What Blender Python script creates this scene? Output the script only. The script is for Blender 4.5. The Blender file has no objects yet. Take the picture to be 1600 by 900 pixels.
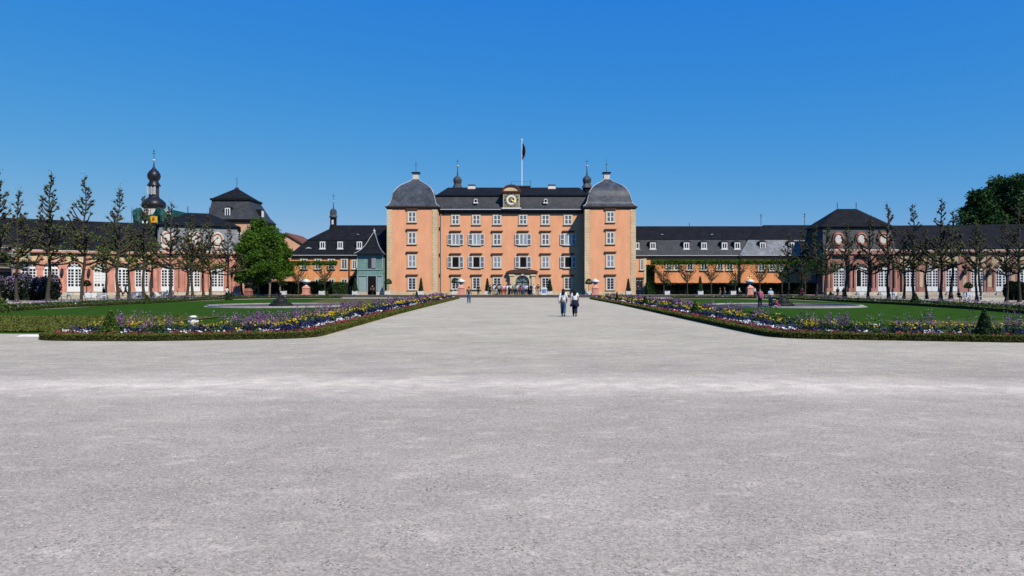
import bpy, math, random
import numpy as np
from mathutils import Vector, Matrix
R_ = random.Random(7); RNG = np.random.default_rng(11)
pi = math.pi
scene = bpy.context.scene; COL = scene.collection
H0 = 1.75; FP = 1100.0; HY = 448.0
def sx(px, D): return (px-800)/FP*D
def sz(py, D): return H0+(HY-py)*D/FP
# ------------------------------------------------------------ materials
def newmat(name):
    m = bpy.data.materials.new(name); m.use_nodes = True
    nt = m.node_tree; b = nt.nodes['Principled BSDF']; return m, nt, b
def mat(name, col, rough=.8, var=.25, scale=2.0, bump=0.0, bscale=30, streak=0.0, spec=.2, island=0.0, metal=0, col2=None, transl=0.0, detail=6):
    m, nt, b = newmat(name); N = nt.nodes; L = nt.links
    b.inputs['Roughness'].default_value = rough; b.inputs['Specular IOR Level'].default_value = spec
    b.inputs['Metallic'].default_value = metal
    tc = N.new('ShaderNodeTexCoord')
    ns = N.new('ShaderNodeTexNoise'); ns.inputs['Scale'].default_value = scale; ns.inputs['Detail'].default_value = detail; ns.inputs['Roughness'].default_value = .65
    L.new(tc.outputs['Object'], ns.inputs['Vector'])
    rp = N.new('ShaderNodeValToRGB'); e = rp.color_ramp.elements
    c2 = col2 or tuple(min(1, c*(1+var)) for c in col)
    e[0].position = .3; e[1].position = .7
    e[0].color = (*[c*(1-var) for c in col], 1); e[1].color = (*c2, 1)
    L.new(ns.outputs['Fac'], rp.inputs['Fac']); out = rp.outputs['Color']
    if streak:
        mp = N.new('ShaderNodeMapping'); mp.inputs['Scale'].default_value = (.9, .9, .22)
        n2 = N.new('ShaderNodeTexNoise'); n2.inputs['Scale'].default_value = 1.2; n2.inputs['Detail'].default_value = 5
        L.new(tc.outputs['Object'], mp.inputs['Vector']); L.new(mp.outputs['Vector'], n2.inputs['Vector'])
        mr = N.new('ShaderNodeMapRange'); mr.inputs[1].default_value = .35; mr.inputs[2].default_value = .65; mr.inputs[3].default_value = 1-streak; mr.inputs[4].default_value = 1+streak*.4
        L.new(n2.outputs['Fac'], mr.inputs[0])
        mx = N.new('ShaderNodeVectorMath'); mx.operation = 'SCALE'; L.new(out, mx.inputs[0]); L.new(mr.outputs[0], mx.inputs['Scale']); out = mx.outputs[0]
    if island:
        g = N.new('ShaderNodeNewGeometry'); mr = N.new('ShaderNodeMapRange'); mr.inputs[3].default_value = 1-island; mr.inputs[4].default_value = 1+island
        L.new(g.outputs['Random Per Island'], mr.inputs[0])
        mx = N.new('ShaderNodeVectorMath'); mx.operation = 'SCALE'; L.new(out, mx.inputs[0]); L.new(mr.outputs[0], mx.inputs['Scale']); out = mx.outputs[0]
    L.new(out, b.inputs['Base Color'])
    if bump:
        n3 = N.new('ShaderNodeTexNoise'); n3.inputs['Scale'].default_value = bscale; n3.inputs['Detail'].default_value = 4
        L.new(tc.outputs['Object'], n3.inputs['Vector'])
        bp = N.new('ShaderNodeBump'); bp.inputs['Strength'].default_value = bump; bp.inputs['Distance'].default_value = .05
        L.new(n3.outputs['Fac'], bp.inputs['Height']); L.new(bp.outputs['Normal'], b.inputs['Normal'])
    if transl:
        tr = N.new('ShaderNodeBsdfTranslucent'); ms = N.new('ShaderNodeMixShader'); ms.inputs[0].default_value = transl
        L.new(out, tr.inputs['Color']); L.new(b.outputs[0], ms.inputs[1]); L.new(tr.outputs[0], ms.inputs[2])
        L.new(ms.outputs[0], N['Material Output'].inputs['Surface'])
    return m
def slate(name, col, rough, var=.3, spec=.5):
    m, nt, b = newmat(name); N = nt.nodes; L = nt.links
    tc = N.new('ShaderNodeTexCoord')
    sp = N.new('ShaderNodeSeparateXYZ'); L.new(tc.outputs['Object'], sp.inputs[0])
    cb = N.new('ShaderNodeCombineXYZ'); ad = N.new('ShaderNodeMath'); ad.operation = 'ADD'
    ml = N.new('ShaderNodeMath'); ml.operation = 'MULTIPLY'; ml.inputs[1].default_value = .6
    L.new(sp.outputs['Y'], ml.inputs[0]); L.new(sp.outputs['X'], ad.inputs[0]); L.new(ml.outputs[0], ad.inputs[1])
    L.new(ad.outputs[0], cb.inputs['X']); L.new(sp.outputs['Z'], cb.inputs['Y'])
    br = N.new('ShaderNodeTexBrick'); br.inputs['Scale'].default_value = 1; br.inputs['Brick Width'].default_value = .42; br.inputs['Row Height'].default_value = .24
    br.inputs['Mortar Size'].default_value = .012; br.inputs['Color1'].default_value = (.75, .75, .75, 1); br.inputs['Color2'].default_value = (1.2, 1.2, 1.2, 1); br.inputs['Mortar'].default_value = (.5, .5, .5, 1)
    L.new(cb.outputs[0], br.inputs['Vector'])
    ns = N.new('ShaderNodeTexNoise'); ns.inputs['Scale'].default_value = .8; ns.inputs['Detail'].default_value = 8; ns.inputs['Roughness'].default_value = .7
    L.new(tc.outputs['Object'], ns.inputs['Vector'])
    rp = N.new('ShaderNodeValToRGB'); e = rp.color_ramp.elements; e[0].position = .3; e[1].position = .72
    e[0].color = (*[c*(1-var) for c in col], 1); e[1].color = (*[c*(1+var*1.6) for c in col], 1)
    L.new(ns.outputs['Fac'], rp.inputs['Fac'])
    mx = N.new('ShaderNodeVectorMath'); mx.operation = 'MULTIPLY'; L.new(rp.outputs[0], mx.inputs[0]); L.new(br.outputs['Color'], mx.inputs[1])
    L.new(mx.outputs[0], b.inputs['Base Color'])
    bp = N.new('ShaderNodeBump'); bp.inputs['Strength'].default_value = .5; bp.inputs['Distance'].default_value = .03
    L.new(br.outputs['Fac'], bp.inputs['Height']); bp.invert = True; L.new(bp.outputs['Normal'], b.inputs['Normal'])
    mr = N.new('ShaderNodeMapRange'); mr.inputs[3].default_value = rough-.08; mr.inputs[4].default_value = rough+.15; L.new(ns.outputs['Fac'], mr.inputs[0]); L.new(mr.outputs[0], b.inputs['Roughness'])
    b.inputs['Specular IOR Level'].default_value = spec
    return m
M = {}
M['plaster'] = mat('orange_plaster', (.875, .415, .225), .9, .06, .5, .08, 25, streak=.08)
M['plaster2'] = mat('wing_plaster', (.85, .35, .15), .9, .08, .6, .08, 25, streak=.12)
M['plaster3'] = mat('pale_peach_plaster', (.72, .40, .26), .9, .08, .6, .05, 25, streak=.08)
M['pink'] = mat('pink_sandstone', (.66, .29, .215), .9, .20, .7, .15, 12, streak=.22)
M['pinkdark'] = mat('dark_red_sandstone', (.32, .13, .095), .9, .25, 1.0, .15, 12, streak=.22)
M['beige'] = mat('beige_sandstone', (.72, .55, .33), .9, .12, 1.2, .12, 14, streak=.12)
M['palebeige'] = mat('pale_stone', (.62, .52, .40), .9, .15, 1.2, .12, 14, streak=.15)
M['hood'] = mat('brown_stone_hood', (.085, .045, .035), .85, .25, 2, .1, 20)
M['cornice'] = mat('dark_eaves', (.045, .033, .028), .7, .25, 2)
M['slate_dark'] = slate('dark_slate', (.011, .012, .015), .75, spec=.1)
M['slate_mid'] = slate('grey_slate', (.038, .040, .044), .55, spec=.3)
M['slate_sunlit'] = slate('sunlit_slate', (.13, .14, .155), .42, .4)  # sun glancing off the mansards is put into this lighter base colour
M['lead'] = mat('lead_flashing', (.42, .45, .48), .5, .15, 3)
M['white'] = mat('white_paint', (.80, .80, .78), .5, .05, 3)
M['offwhite'] = mat('offwhite_stone', (.66, .62, .55), .8, .15, 3, .1)
M['glass'] = mat('dark_window_glass', (.012, .017, .024), .08, .4, .5, spec=.6)
M['black'] = mat('dark_interior', (.006, .005, .005), .9, .3, 1)
M['curtain'] = mat('pale_curtain_glass', (.32, .39, .42), .25, .3, 2.5, streak=.4, spec=.6)
M['shutter_dim'] = mat('grey_louvre', (.27, .28, .30), .6, .1, 8)
M['shutter_light'] = mat('light_louvre', (.50, .52, .56), .6, .08, 8)
M['verdigris'] = mat('verdigris_boards', (.19, .33, .29), .75, .22, 1.3, .1, 10, streak=.3)
M['verdigris_pale'] = mat('pale_verdigris_panel', (.30, .38, .38), .5, .15, 2)
M['gold'] = mat('gilding', (.70, .46, .10), .35, .15, 4, metal=.6)
M['iron'] = mat('dark_iron', (.03, .03, .035), .5, .2, 5)
M['bronze'] = mat('dark_bronze', (.014, .016, .014), .6, .4, 5, .2, 30, spec=.2)
M['bark'] = mat('dark_bark', (.055, .048, .034), .95, .35, 4, .5, 18)
M['barkmoss'] = mat('mossy_grey_bark', (.19, .17, .12), .95, .35, 3, .5, 18)
M['leaf'] = mat('spring_linden_leaf', (.16, .23, .02), .8, .35, 1.2, island=.45, transl=.3)
M['leaf_olive'] = mat('olive_linden_leaf', (.15, .19, .02), .8, .35, 1.2, island=.45, transl=.3)
M['leaf_green'] = mat('fresh_green_leaf', (.070, .15, .013), .6, .35, .6, island=.45, transl=.3)
M['leaf_dark'] = mat('dark_green_leaf', (.024, .064, .014), .55, .35, .8, island=.5, transl=.15)
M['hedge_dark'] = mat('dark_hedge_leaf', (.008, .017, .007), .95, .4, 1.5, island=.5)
M['hedge_green'] = mat('green_hedge_leaf', (.028, .085, .014), .7, .3, 1.5, island=.4)
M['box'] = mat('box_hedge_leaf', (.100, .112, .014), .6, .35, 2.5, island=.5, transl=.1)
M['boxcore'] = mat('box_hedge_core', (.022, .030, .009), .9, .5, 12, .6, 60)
M['cone'] = mat('topiary_yew_leaf', (.022, .050, .014), .6, .35, 3, island=.5)
M['conegreen'] = mat('topiary_box_leaf', (.060, .105, .016), .6, .35, 3, island=.5)
M['soil'] = mat('bed_soil_and_leaves', (.035, .040, .018), .95, .6, 5, .6, 30)
M['fl_leaf'] = mat('flower_foliage', (.045, .085, .025), .7, .4, 3, island=.4, transl=.2)
M['fl_white'] = mat('white_pansy', (.80, .80, .78), .7, .1, 3, island=.15)
M['fl_blue'] = mat('dark_blue_pansy', (.016, .016, .085), .7, .3, 3, island=.5)
M['fl_yellow'] = mat('yellow_wallflower', (.62, .42, .012), .7, .25, 3, island=.35)
M['fl_red'] = mat('pink_red_daisy', (.34, .05, .06), .7, .3, 3, island=.5)
M['fl_purple'] = mat('purple_honesty', (.27, .10, .30), .7, .3, 3, island=.5)
M['fl_grey'] = mat('mauve_seed_stems', (.18, .15, .16), .7, .3, 3, island=.4)
M['stone_rim'] = mat('basin_stone', (.38, .35, .34), .85, .25, 1.5, .2, 12)
M['netting'] = mat('green_scaffold_net', (.012, .085, .075), .7, .4, .8)
M['orange_sign'] = mat('orange_banner', (.85, .42, .02), .6, .05, 2)
M['steel'] = mat('galvanised_steel', (.38, .42, .45), .4, .15, 4, metal=.4)
M['boards'] = mat('scaffold_boards', (.10, .08, .065), .8, .3, 3)
M['blue'] = mat('blue_print', (.02, .12, .55), .5, .05, 2)
M['skin'] = mat('skin', (.52, .29, .19), .55, .08, 6)
M['redroof'] = mat('brown_tile_roof', (.16, .065, .045), .8, .25, 2)
M['lilac'] = mat('lilac_blossom', (.30, .22, .36), .7, .25, 3, island=.4)
M['water'] = mat('basin_water', (.10, .08, .085), .95, .3, .8, spec=.05)
M['copper'] = mat('dark_copper_onion', (.012, .012, .018), .42, .3, 1.5, spec=.35)
M['domeslate'] = slate('dome_slate', (.056, .061, .069), .32, .4)
def cloth(col):
    k = 'cloth_%d_%d_%d' % tuple(int(c*100) for c in col)
    if k not in M: M[k] = mat(k, col, .9, .15, 5)
    return M[k]
# gravel
def gravel_mat():
    m, nt, b = newmat('crushed_gravel'); N = nt.nodes; L = nt.links
    tc = N.new('ShaderNodeTexCoord'); P = tc.outputs['Object']
    def noise(s, d=6, r=.6, vec=P):
        n = N.new('ShaderNodeTexNoise'); n.inputs['Scale'].default_value = s; n.inputs['Detail'].default_value = d; n.inputs['Roughness'].default_value = r; L.new(vec, n.inputs['Vector']); return n.outputs['Fac']
    def rng(v, a, b_, c, d):
        n = N.new('ShaderNodeMapRange'); n.inputs[1].default_value = a; n.inputs[2].default_value = b_; n.inputs[3].default_value = c; n.inputs[4].default_value = d; L.new(v, n.inputs[0]); return n.outputs[0]
    def mth(op, a, b_=0.0):
        n = N.new('ShaderNodeMath'); n.operation = op
        for i, q in enumerate((a, b_)):
            if isinstance(q, (int, float)): n.inputs[i].default_value = q
            else: L.new(q, n.inputs[i])
        return n.outputs[0]
    mp = N.new('ShaderNodeMapping'); mp.inputs['Scale'].default_value = (.75, 1.25, 1); L.new(P, mp.inputs['Vector'])
    big = mth('MULTIPLY', rng(noise(.25, 5), .3, .7, .86, 1.08), rng(noise(1.1, 5, .6, mp.outputs[0]), .32, .68, .90, 1.08))
    patch = mth('MULTIPLY', rng(noise(3.0, 4, .6, mp.outputs[0]), .55, .68, 0, .34), rng(noise(13, 4, .7), .38, .6, .3, 1))
    fine = rng(noise(24, 6, .8), .34, .66, .82, 1.18)
    vo = N.new('ShaderNodeTexVoronoi'); vo.inputs['Scale'].default_value = 62; L.new(P, vo.inputs['Vector']); sv_ = N.new('ShaderNodeSeparateXYZ'); L.new(vo.outputs['Color'], sv_.inputs[0])
    grit = rng(sv_.outputs[0], 0, 1, .76, 1.25)
    dark = mth('SUBTRACT', 1.0, mth('MULTIPLY', rng(sv_.outputs[1], .86, .93, 0, .55), rng(noise(2.0, 4), .45, .62, .1, 1)))
    sp = N.new('ShaderNodeSeparateXYZ'); L.new(P, sp.inputs[0])
    # dry, dusty band where feet have worn the gravel pale
    wob = mth('MULTIPLY', mth('SUBTRACT', noise(.35, 5), .5), 2.6)
    yy = mth('ADD', sp.outputs['Y'], wob)
    xx = mth('MULTIPLY', mth('POWER', mth('ABSOLUTE', mth('SUBTRACT', sp.outputs['X'], -1.0)), 2), -.004)
    d = mth('ABSOLUTE', mth('SUBTRACT', mth('ADD', yy, mth('MULTIPLY', xx, -1)), 12.6))
    band = rng(d, 0, 1.7, .60, 0)
    band = mth('MULTIPLY', band, rng(noise(2.2, 6, .7), .35, .62, .35, 1.15))
    v = mth('MULTIPLY', mth('MULTIPLY', big, fine), mth('MULTIPLY', grit, dark))
    v = mth('ADD', mth('ADD', v, patch), band)
    rgb = N.new('ShaderNodeMix'); rgb.data_type = 'RGBA'; rgb.inputs[6].default_value = (.422, .366, .298, 1); rgb.inputs[7].default_value = (.468, .420, .310, 1)
    L.new(mth('ADD', rng(sp.outputs['Y'], 6, 24, -.3, .8), rng(noise(.9, 5), .35, .65, -.35, .35)), rgb.inputs[0])
    mx = N.new('ShaderNodeVectorMath'); mx.operation = 'SCALE'; L.new(rgb.outputs[2], mx.inputs[0]); L.new(v, mx.inputs['Scale'])
    L.new(mx.outputs[0], b.inputs['Base Color']); b.inputs['Roughness'].default_value = .95; b.inputs['Specular IOR Level'].default_value = .15
    h = mth('ADD', mth('MULTIPLY', noise(45, 4, .75), .6), mth('MULTIPLY', noise(110, 2, .7), .4))
    bp = N.new('ShaderNodeBump'); bp.inputs['Strength'].default_value = .55; bp.inputs['Distance'].default_value = .018; L.new(h, bp.inputs['Height']); L.new(bp.outputs[0], b.inputs['Normal'])
    return m
M['gravel'] = gravel_mat()
M['lawn'] = mat('mown_lawn', (.028, .072, .006), .95, .38, .9, .5, 25, spec=.03, detail=12)
M['meadow'] = mat('olive_groundcover', (.085, .095, .012), .9, .45, 1.6, .7, 14, col2=(.13, .12, .03), detail=10)
M['stoneedge'] = mat('terrace_edge_stone', (.10, .085, .08), .9, .2, 3, .2)
# ------------------------------------------------------------ builders
ORG = {}
def prop(o, label=None, cat=None, group=None, kind=None):
    if label: o['label'] = label
    if cat: o['category'] = cat
    if group: o['group'] = group
    if kind: o['kind'] = kind
    return o
def empty(name, loc, label, cat, group=None, rz=0):
    o = bpy.data.objects.new(name, None); COL.objects.link(o); o.location = loc; o.rotation_euler = (0, 0, rz); o.empty_display_size = .5
    ORG[o.name] = Vector(loc); return prop(o, label, cat, group)
def link_mesh(name, me, m, parent=None, loc=None):
    o = bpy.data.objects.new(name, me); COL.objects.link(o)
    if m and not me.materials: me.materials.append(m)
    if parent: o.parent = parent; ORG[o.name] = ORG.get(parent.name, Vector((0, 0, 0)))
    else:
        o.location = loc or (0, 0, 0); ORG[o.name] = Vector(loc or (0, 0, 0))
    return o
def np_mesh(name, verts, n):     # faces: consecutive groups of n verts
    me = bpy.data.meshes.new(name); V = np.asarray(verts, dtype=np.float32).reshape(-1, 3); k = len(V)//n
    me.vertices.add(len(V)); me.vertices.foreach_set('co', V.ravel()); me.loops.add(k*n); me.loops.foreach_set('vertex_index', np.arange(k*n, dtype=np.int32))
    me.polygons.add(k); me.polygons.foreach_set('loop_start', np.arange(0, k*n, n, dtype=np.int32)); me.polygons.foreach_set('loop_total', np.full(k, n, dtype=np.int32))
    me.update(calc_edges=True); return me
class MB:
    def __init__(s, xf=None): s.v = []; s.f = []; s.xf = xf; s.sm = []
    def add(s, vs, fs, smooth=False):
        b = len(s.v); s.v += [(s.xf(*p) if s.xf else tuple(p)) for p in vs]; s.f += [tuple(i+b for i in f) for f in fs]; s.sm += [smooth]*len(fs); return s
    def box(s, x0, x1, y0, y1, z0, z1, n=1):
        for i in range(n):
            a = x0+(x1-x0)*i/n; c = x0+(x1-x0)*(i+1)/n
            fs = [(0, 3, 2, 1), (4, 5, 6, 7), (0, 1, 5, 4), (2, 3, 7, 6)]
            if i == 0: fs.append((3, 0, 4, 7))
            if i == n-1: fs.append((1, 2, 6, 5))
            s.add([(a, y0, z0), (c, y0, z0), (c, y1, z0), (a, y1, z0), (a, y0, z1), (c, y0, z1), (c, y1, z1), (a, y1, z1)], fs)
        return s
    def frus(s, r0, z0, r1, z1):   # rect (x0,x1,y0,y1) to rect
        a, b = r0, r1
        s.add([(a[0], a[2], z0), (a[1], a[2], z0), (a[1], a[3], z0), (a[0], a[3], z0), (b[0], b[2], z1), (b[1], b[2], z1), (b[1], b[3], z1), (b[0], b[3], z1)],
              [(0, 1, 5, 4), (1, 2, 6, 5), (2, 3, 7, 6), (3, 0, 4, 7), (4, 5, 6, 7), (0, 3, 2, 1)]); return s
    def extr(s, poly, d0, d1):    # polygon in (x,z), extruded along y
        n = len(poly); s.add([(p[0], d0, p[1]) for p in poly]+[(p[0], d1, p[1]) for p in poly], [tuple(range(n)), tuple(range(2*n-1, n-1, -1))]+[(i, (i+1) % n, n+(i+1) % n, n+i) for i in range(n)]); return s
    def tube(s, pts, rs, n=6, smooth=True, caps=True):
        pts = [Vector(p) for p in pts]; ring = []; k = len(pts)
        for i, p in enumerate(pts):
            t = (pts[min(i+1, k-1)]-pts[max(i-1, 0)]).normalized(); a = t.cross(Vector((0, 0, 1)) if abs(t.z) < .9 else Vector((1, 0, 0))).normalized(); b = t.cross(a)
            r = rs[i] if isinstance(rs, (list, tuple)) else rs
            ring += [p+a*r*math.cos(2*pi*j/n)+b*r*math.sin(2*pi*j/n) for j in range(n)]
        fs = [(i*n+j, i*n+(j+1) % n, (i+1)*n+(j+1) % n, (i+1)*n+j) for i in range(k-1) for j in range(n)]
        s.add(ring, fs, smooth)
        if caps: s.add(ring[:n], [tuple(range(n-1, -1, -1))]); s.add(ring[-n:], [tuple(range(n))])
        return s
    def lathe(s, c, prof, n=16, smooth=True, rot=0, sy=1, diag=False):
        k = len(prof); g = 1/math.cos(pi/n) if diag else 1
        vs = [(c[0]+r*g*math.cos(rot+2*pi*j/n), c[1]+r*g*math.sin(rot+2*pi*j/n)*sy, c[2]+z) for r, z in prof for j in range(n)]
        fs = [(i*n+j, i*n+(j+1) % n, (i+1)*n+(j+1) % n, (i+1)*n+j) for i in range(k-1) for j in range(n)]
        s.add(vs, fs, smooth); s.add(vs[:n], [tuple(range(n-1, -1, -1))]); s.add(vs[-n:], [tuple(range(n))]); return s
    def build(s, name, m, parent=None, loc=None):
        o0 = ORG.get(parent.name, Vector((0, 0, 0))) if parent else Vector(loc or (0, 0, 0))
        me = bpy.data.meshes.new(name); me.from_pydata([(p[0]-o0[0], p[1]-o0[1], p[2]-o0[2]) for p in s.v], [], s.f)
        if any(s.sm): me.polygons.foreach_set('use_smooth', s.sm)
        me.update(); me.materials.append(m if not isinstance(m, str) else M[m])
        return link_mesh(name, me, None, parent, loc)
def copy_tree(o, parent=None):
    c = o.copy(); COL.objects.link(c); c.parent = parent
    for ch in list(o.children): copy_tree(ch, c)
    return c
def leaves(C, size, upb=.3, n=4, jit=.5, rng=RNG):
    """leaf-sized faces around the given centres"""
    C = np.asarray(C, dtype=float); k = len(C)
    u = rng.normal(size=(k, 3)); u[:, 2] *= (1-upb); u /= np.linalg.norm(u, axis=1)[:, None]+1e-9
    w = rng.normal(size=(k, 3)); w -= (w*u).sum(1)[:, None]*u
    w[:, 2] *= (1-upb*.6); w /= np.linalg.norm(w, axis=1)[:, None]+1e-9
    s = (size*(1+jit*(rng.random(k)-.5)*2))[:, None]
    if n == 4: V = np.stack([C-u*s*.5, C+w*s*.36, C+u*s*.5, C-w*s*.36], 1)
    else: V = np.stack([C-u*s*.5-w*s*.3, C+u*s*.5-w*s*.2, C+w*s*.5], 1)
    return V.reshape(-1, 3)
def leafobj(name, C, size, m, parent=None, loc=None, **kw):
    o0 = np.array(ORG.get(parent.name, Vector((0, 0, 0))) if parent else Vector(loc or (0, 0, 0)))
    me = np_mesh(name, leaves(np.asarray(C)-o0, size, **kw), kw.get('n', 4)); return link_mesh(name, me, M[m], parent, loc)
def sph(k, rng=RNG):
    d = rng.normal(size=(k, 3)); return d/np.linalg.norm(d, axis=1)[:, None]

# ------------------------------------------------------------ world, sun, camera
w = bpy.data.worlds.new('World'); scene.world = w; w.use_nodes = True
nt = w.node_tree; bg = nt.nodes['Background']; sk = nt.nodes.new('ShaderNodeTexSky'); sk.sky_type = 'NISHITA'; sk.sun_disc = False
LD = Vector((-1, 1.25, -1.75)).normalized()
el = math.asin(-LD.z); sk.sun_elevation = el; sk.sun_rotation = math.atan2(-LD.x, -LD.y)
sk.air_density = 1.0; sk.dust_density = .0; sk.ozone_density = 3.5; sk.altitude = 0
sc_ = nt.nodes.new('ShaderNodeVectorMath'); sc_.operation = 'SCALE'; sc_.inputs['Scale'].default_value = .105; nt.links.new(sk.outputs[0], sc_.inputs[0])
se_ = nt.nodes.new('ShaderNodeSeparateXYZ'); cb_ = nt.nodes.new('ShaderNodeCombineXYZ'); nt.links.new(sc_.outputs[0], se_.inputs[0])
for ch, pw_, k_ in (('X', 1.556, .602), ('Y', .605, .522), ('Z', .05, .70)):      # deep clean spring sky
    p_ = nt.nodes.new('ShaderNodeMath'); p_.operation = 'POWER'; p_.inputs[1].default_value = pw_; m_ = nt.nodes.new('ShaderNodeMath'); m_.operation = 'MULTIPLY'; m_.inputs[1].default_value = k_/.1
    nt.links.new(se_.outputs[ch], p_.inputs[0]); nt.links.new(p_.outputs[0], m_.inputs[0]); nt.links.new(m_.outputs[0], cb_.inputs[ch])
nt.links.new(cb_.outputs[0], bg.inputs['Color']); bg.inputs['Strength'].default_value = .1
sl = bpy.data.lights.new('sun', 'SUN'); sl.energy = 5.0; sl.angle = math.radians(.53); sl.color = (1, .93, .82)
so = bpy.data.objects.new('sun', sl); COL.objects.link(so); so.rotation_euler = LD.to_track_quat('-Z', 'Y').to_euler(); so.location = (60, -60, 100)
cd = bpy.data.cameras.new('camera'); cam = bpy.data.objects.new('camera', cd); COL.objects.link(cam); scene.camera = cam
cd.sensor_width = 36; cd.lens = FP/1600*36; cam.location = (0, 0, H0); cam.rotation_euler = (pi/2, 0, 0); cd.shift_y = -(450-HY)/1600; cd.clip_end = 6000; cd.clip_start = .1
scene.cycles.diffuse_bounces = 0
scene.view_settings.view_transform = 'Standard'; scene.view_settings.look = 'None'; scene.view_settings.exposure = 0

# ------------------------------------------------------------ ground
TZ = .4
g = MB(); g.add([(-2500, -300, 0), (2500, -300, 0), (2500, 4000, 0), (-2500, 4000, 0)], [(0, 1, 2, 3)]); prop(g.build('gravel_ground', 'gravel'), kind='structure')
t = MB(); t.box(-50, 54, 113.6, 150, -.1, TZ); prop(t.build('palace_terrace', 'gravel'), kind='structure')
t = MB(); t.box(-50, 54, 113.3, 113.594, -.1, TZ+.03); prop(t.build('terrace_kerb', 'stoneedge'), kind='structure')
CX, CY, RR = 1.0, 46.0, 89.0     # inner circle of the parterre
ARC = {'left': (6.1, -19.6, 150.0), 'right': (58.0, -31.0, 150.0)}
def arc_pt(th, r): return (CX+r*math.sin(th), CY+r*math.cos(th))
def th_px(px, r=RR, c0=(CX, CY)):
    t = (px-800)/FP; a = 1+t*t; b = -2*(t*c0[0]+c0[1]); c = c0[0]**2+c0[1]**2-r*r
    Y = (-b+math.sqrt(b*b-4*a*c))/(2*a); return math.atan2(t*Y-c0[0], Y-c0[1]), Y
# offset polylines
def offs(poly, d):
    P = [Vector(p) for p in poly]; out = []
    for i, p in enumerate(P):
        t = (P[min(i+1, len(P)-1)]-P[max(i-1, 0)]).normalized(); out.append(p+Vector((-t.y, t.x))*d)
    return out
def resample(poly, step):
    P = [Vector(p) for p in poly]; out = [P[0]]; acc = 0
    for a, b in zip(P, P[1:]):
        L = (b-a).length; n = max(1, int(round(L/step)))
        out += [a+(b-a)*((j+1)/n) for j in range(n)]
    return out
def rnd_corner(a, b, c, r, n=6):
    a, b, c = Vector(a), Vector(b), Vector(c); p = b+(a-b).normalized()*r; q = b+(c-b).normalized()*r
    return [tuple(p*(1-t)**2+b*2*t*(1-t)+q*t*t) for t in [i/n for i in range(n+1)]]
def strip(poly, d0, d1, z, m, name, wob=0):
    A = offs(poly, d0); B = offs(poly, d1); mb = MB(); n = len(A)
    mb.add([(a.x, a.y, z) for a in A]+[(b.x+R_.uniform(-wob, wob), b.y+R_.uniform(-wob, wob), z) for b in B], [(i, i+1, n+i+1, n+i) for i in range(n-1)])
    return mb
def poly_sheet(pts, z, name, m):
    mb = MB(); mb.add([(p[0], p[1], z) for p in pts], [tuple(range(len(pts)))]); return prop(mb.build(name, m), kind='structure')
LB = [(-7.9, 104), (-7.6, 70), (-7.4, 45), (-6.95, 28)]+rnd_corner((-6.95, 28), (-6.85, 23.9), (-10.5, 22.9), 1.2)+[(-11.5, 22.75), (-12.9, 22.75)]+rnd_corner((-13.2, 22.75), (-15.75, 23.0), (-15.4, 26.5), 1.2)+[(-15.1, 26.2)]
RB = [(11.2, 100), (10.7, 70), (10.0, 50), (9.5, 38), (9.15, 28)]+rnd_corner((9.15, 28), (9.1, 23.9), (12.5, 23.0), 1.2)+[(13.5, 22.7), (15.5, 22.2), (17.5, 21.9)]+rnd_corner((18, 21.9), (20, 22), (20, 25), 1.2)+[(20, 25)]
# lawns
poly_sheet([(-9.5, 26), (-9.5, 103), (-20, 104.5), (-34, 103), (-38, 95), (-38.5, 72), (-36.5, 58), (-36, 44), (-36, 27), (-14, 26)], .008, 'lawn', 'lawn')
poly_sheet([(11.5, 26), (12.4, 100), (20, 103), (32, 102), (37, 93), (38, 72), (36, 58), (34.5, 44), (34, 26)], .008, 'lawn', 'lawn')
poly_sheet([(-60, 27.3), (-16.4, 26.8), (-16.4, 40.2), (-22, 40.8), (-30, 40), (-40, 42), (-60, 41)], .06, 'olive_groundcover', 'meadow')
for nm, pts in (('olive_groundcover', [(-16.4, 26.6), (-12, 27), (-13, 33), (-16.4, 34)]), ('olive_groundcover', [(16, 26.5), (26, 26), (26, 36), (19, 36)]), ('olive_groundcover', [(-20, 62), (-10.5, 64), (-10.5, 95), (-26, 98)]),
                ('olive_groundcover', [(13, 70), (20, 74), (24, 98), (13, 96)])):
    poly_sheet(pts, .016, nm, 'meadow')
# tufts on the groundcover
C = np.column_stack([RNG.uniform(-34, -17, 52000), 26.8+13.9*RNG.random(52000)**1.3, RNG.uniform(.04, .12, 52000)])
prop(leafobj('low_groundcover_plants', C, .062, 'box', upb=.2), 'olive green low groundcover left of the flower bed', 'groundcover', kind='stuff')
# near gravel stones
k = 16000; yy = 3.2+RNG.random(k)**1.7*16; xx = (RNG.random(k)-.5)*yy*1.7
sizes = RNG.uniform(.003, .010, k)*np.where(RNG.random(k) > .98, 1.6, 1)
base = np.array([(1, 0, 0), (-.4, .9, 0), (-.5, -.8, 0), (.1, .05, .8)])
ang = RNG.random(k)*6.28; c, s = np.cos(ang), np.sin(ang)
B = np.repeat(base[None], k, 0)*sizes[:, None, None]; X = B[..., 0]*c[:, None]-B[..., 1]*s[:, None]+xx[:, None]; Yv = B[..., 0]*s[:, None]+B[..., 1]*c[:, None]+yy[:, None]; Z = B[..., 2]+.001
V = np.stack([X, Yv, Z], -1); T = V[:, [0, 1, 3, 1, 2, 3, 2, 0, 3]].reshape(-1, 3)
M['pebble'] = mat('loose_pebbles', (.42, .385, .35), .9, .2, 3, island=.45)
prop(link_mesh('gravel_stones', np_mesh('gravel_stones', T, 3), M['pebble']), 'loose pale grit scattered over the gravel forecourt', 'gravel', kind='stuff')

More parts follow.
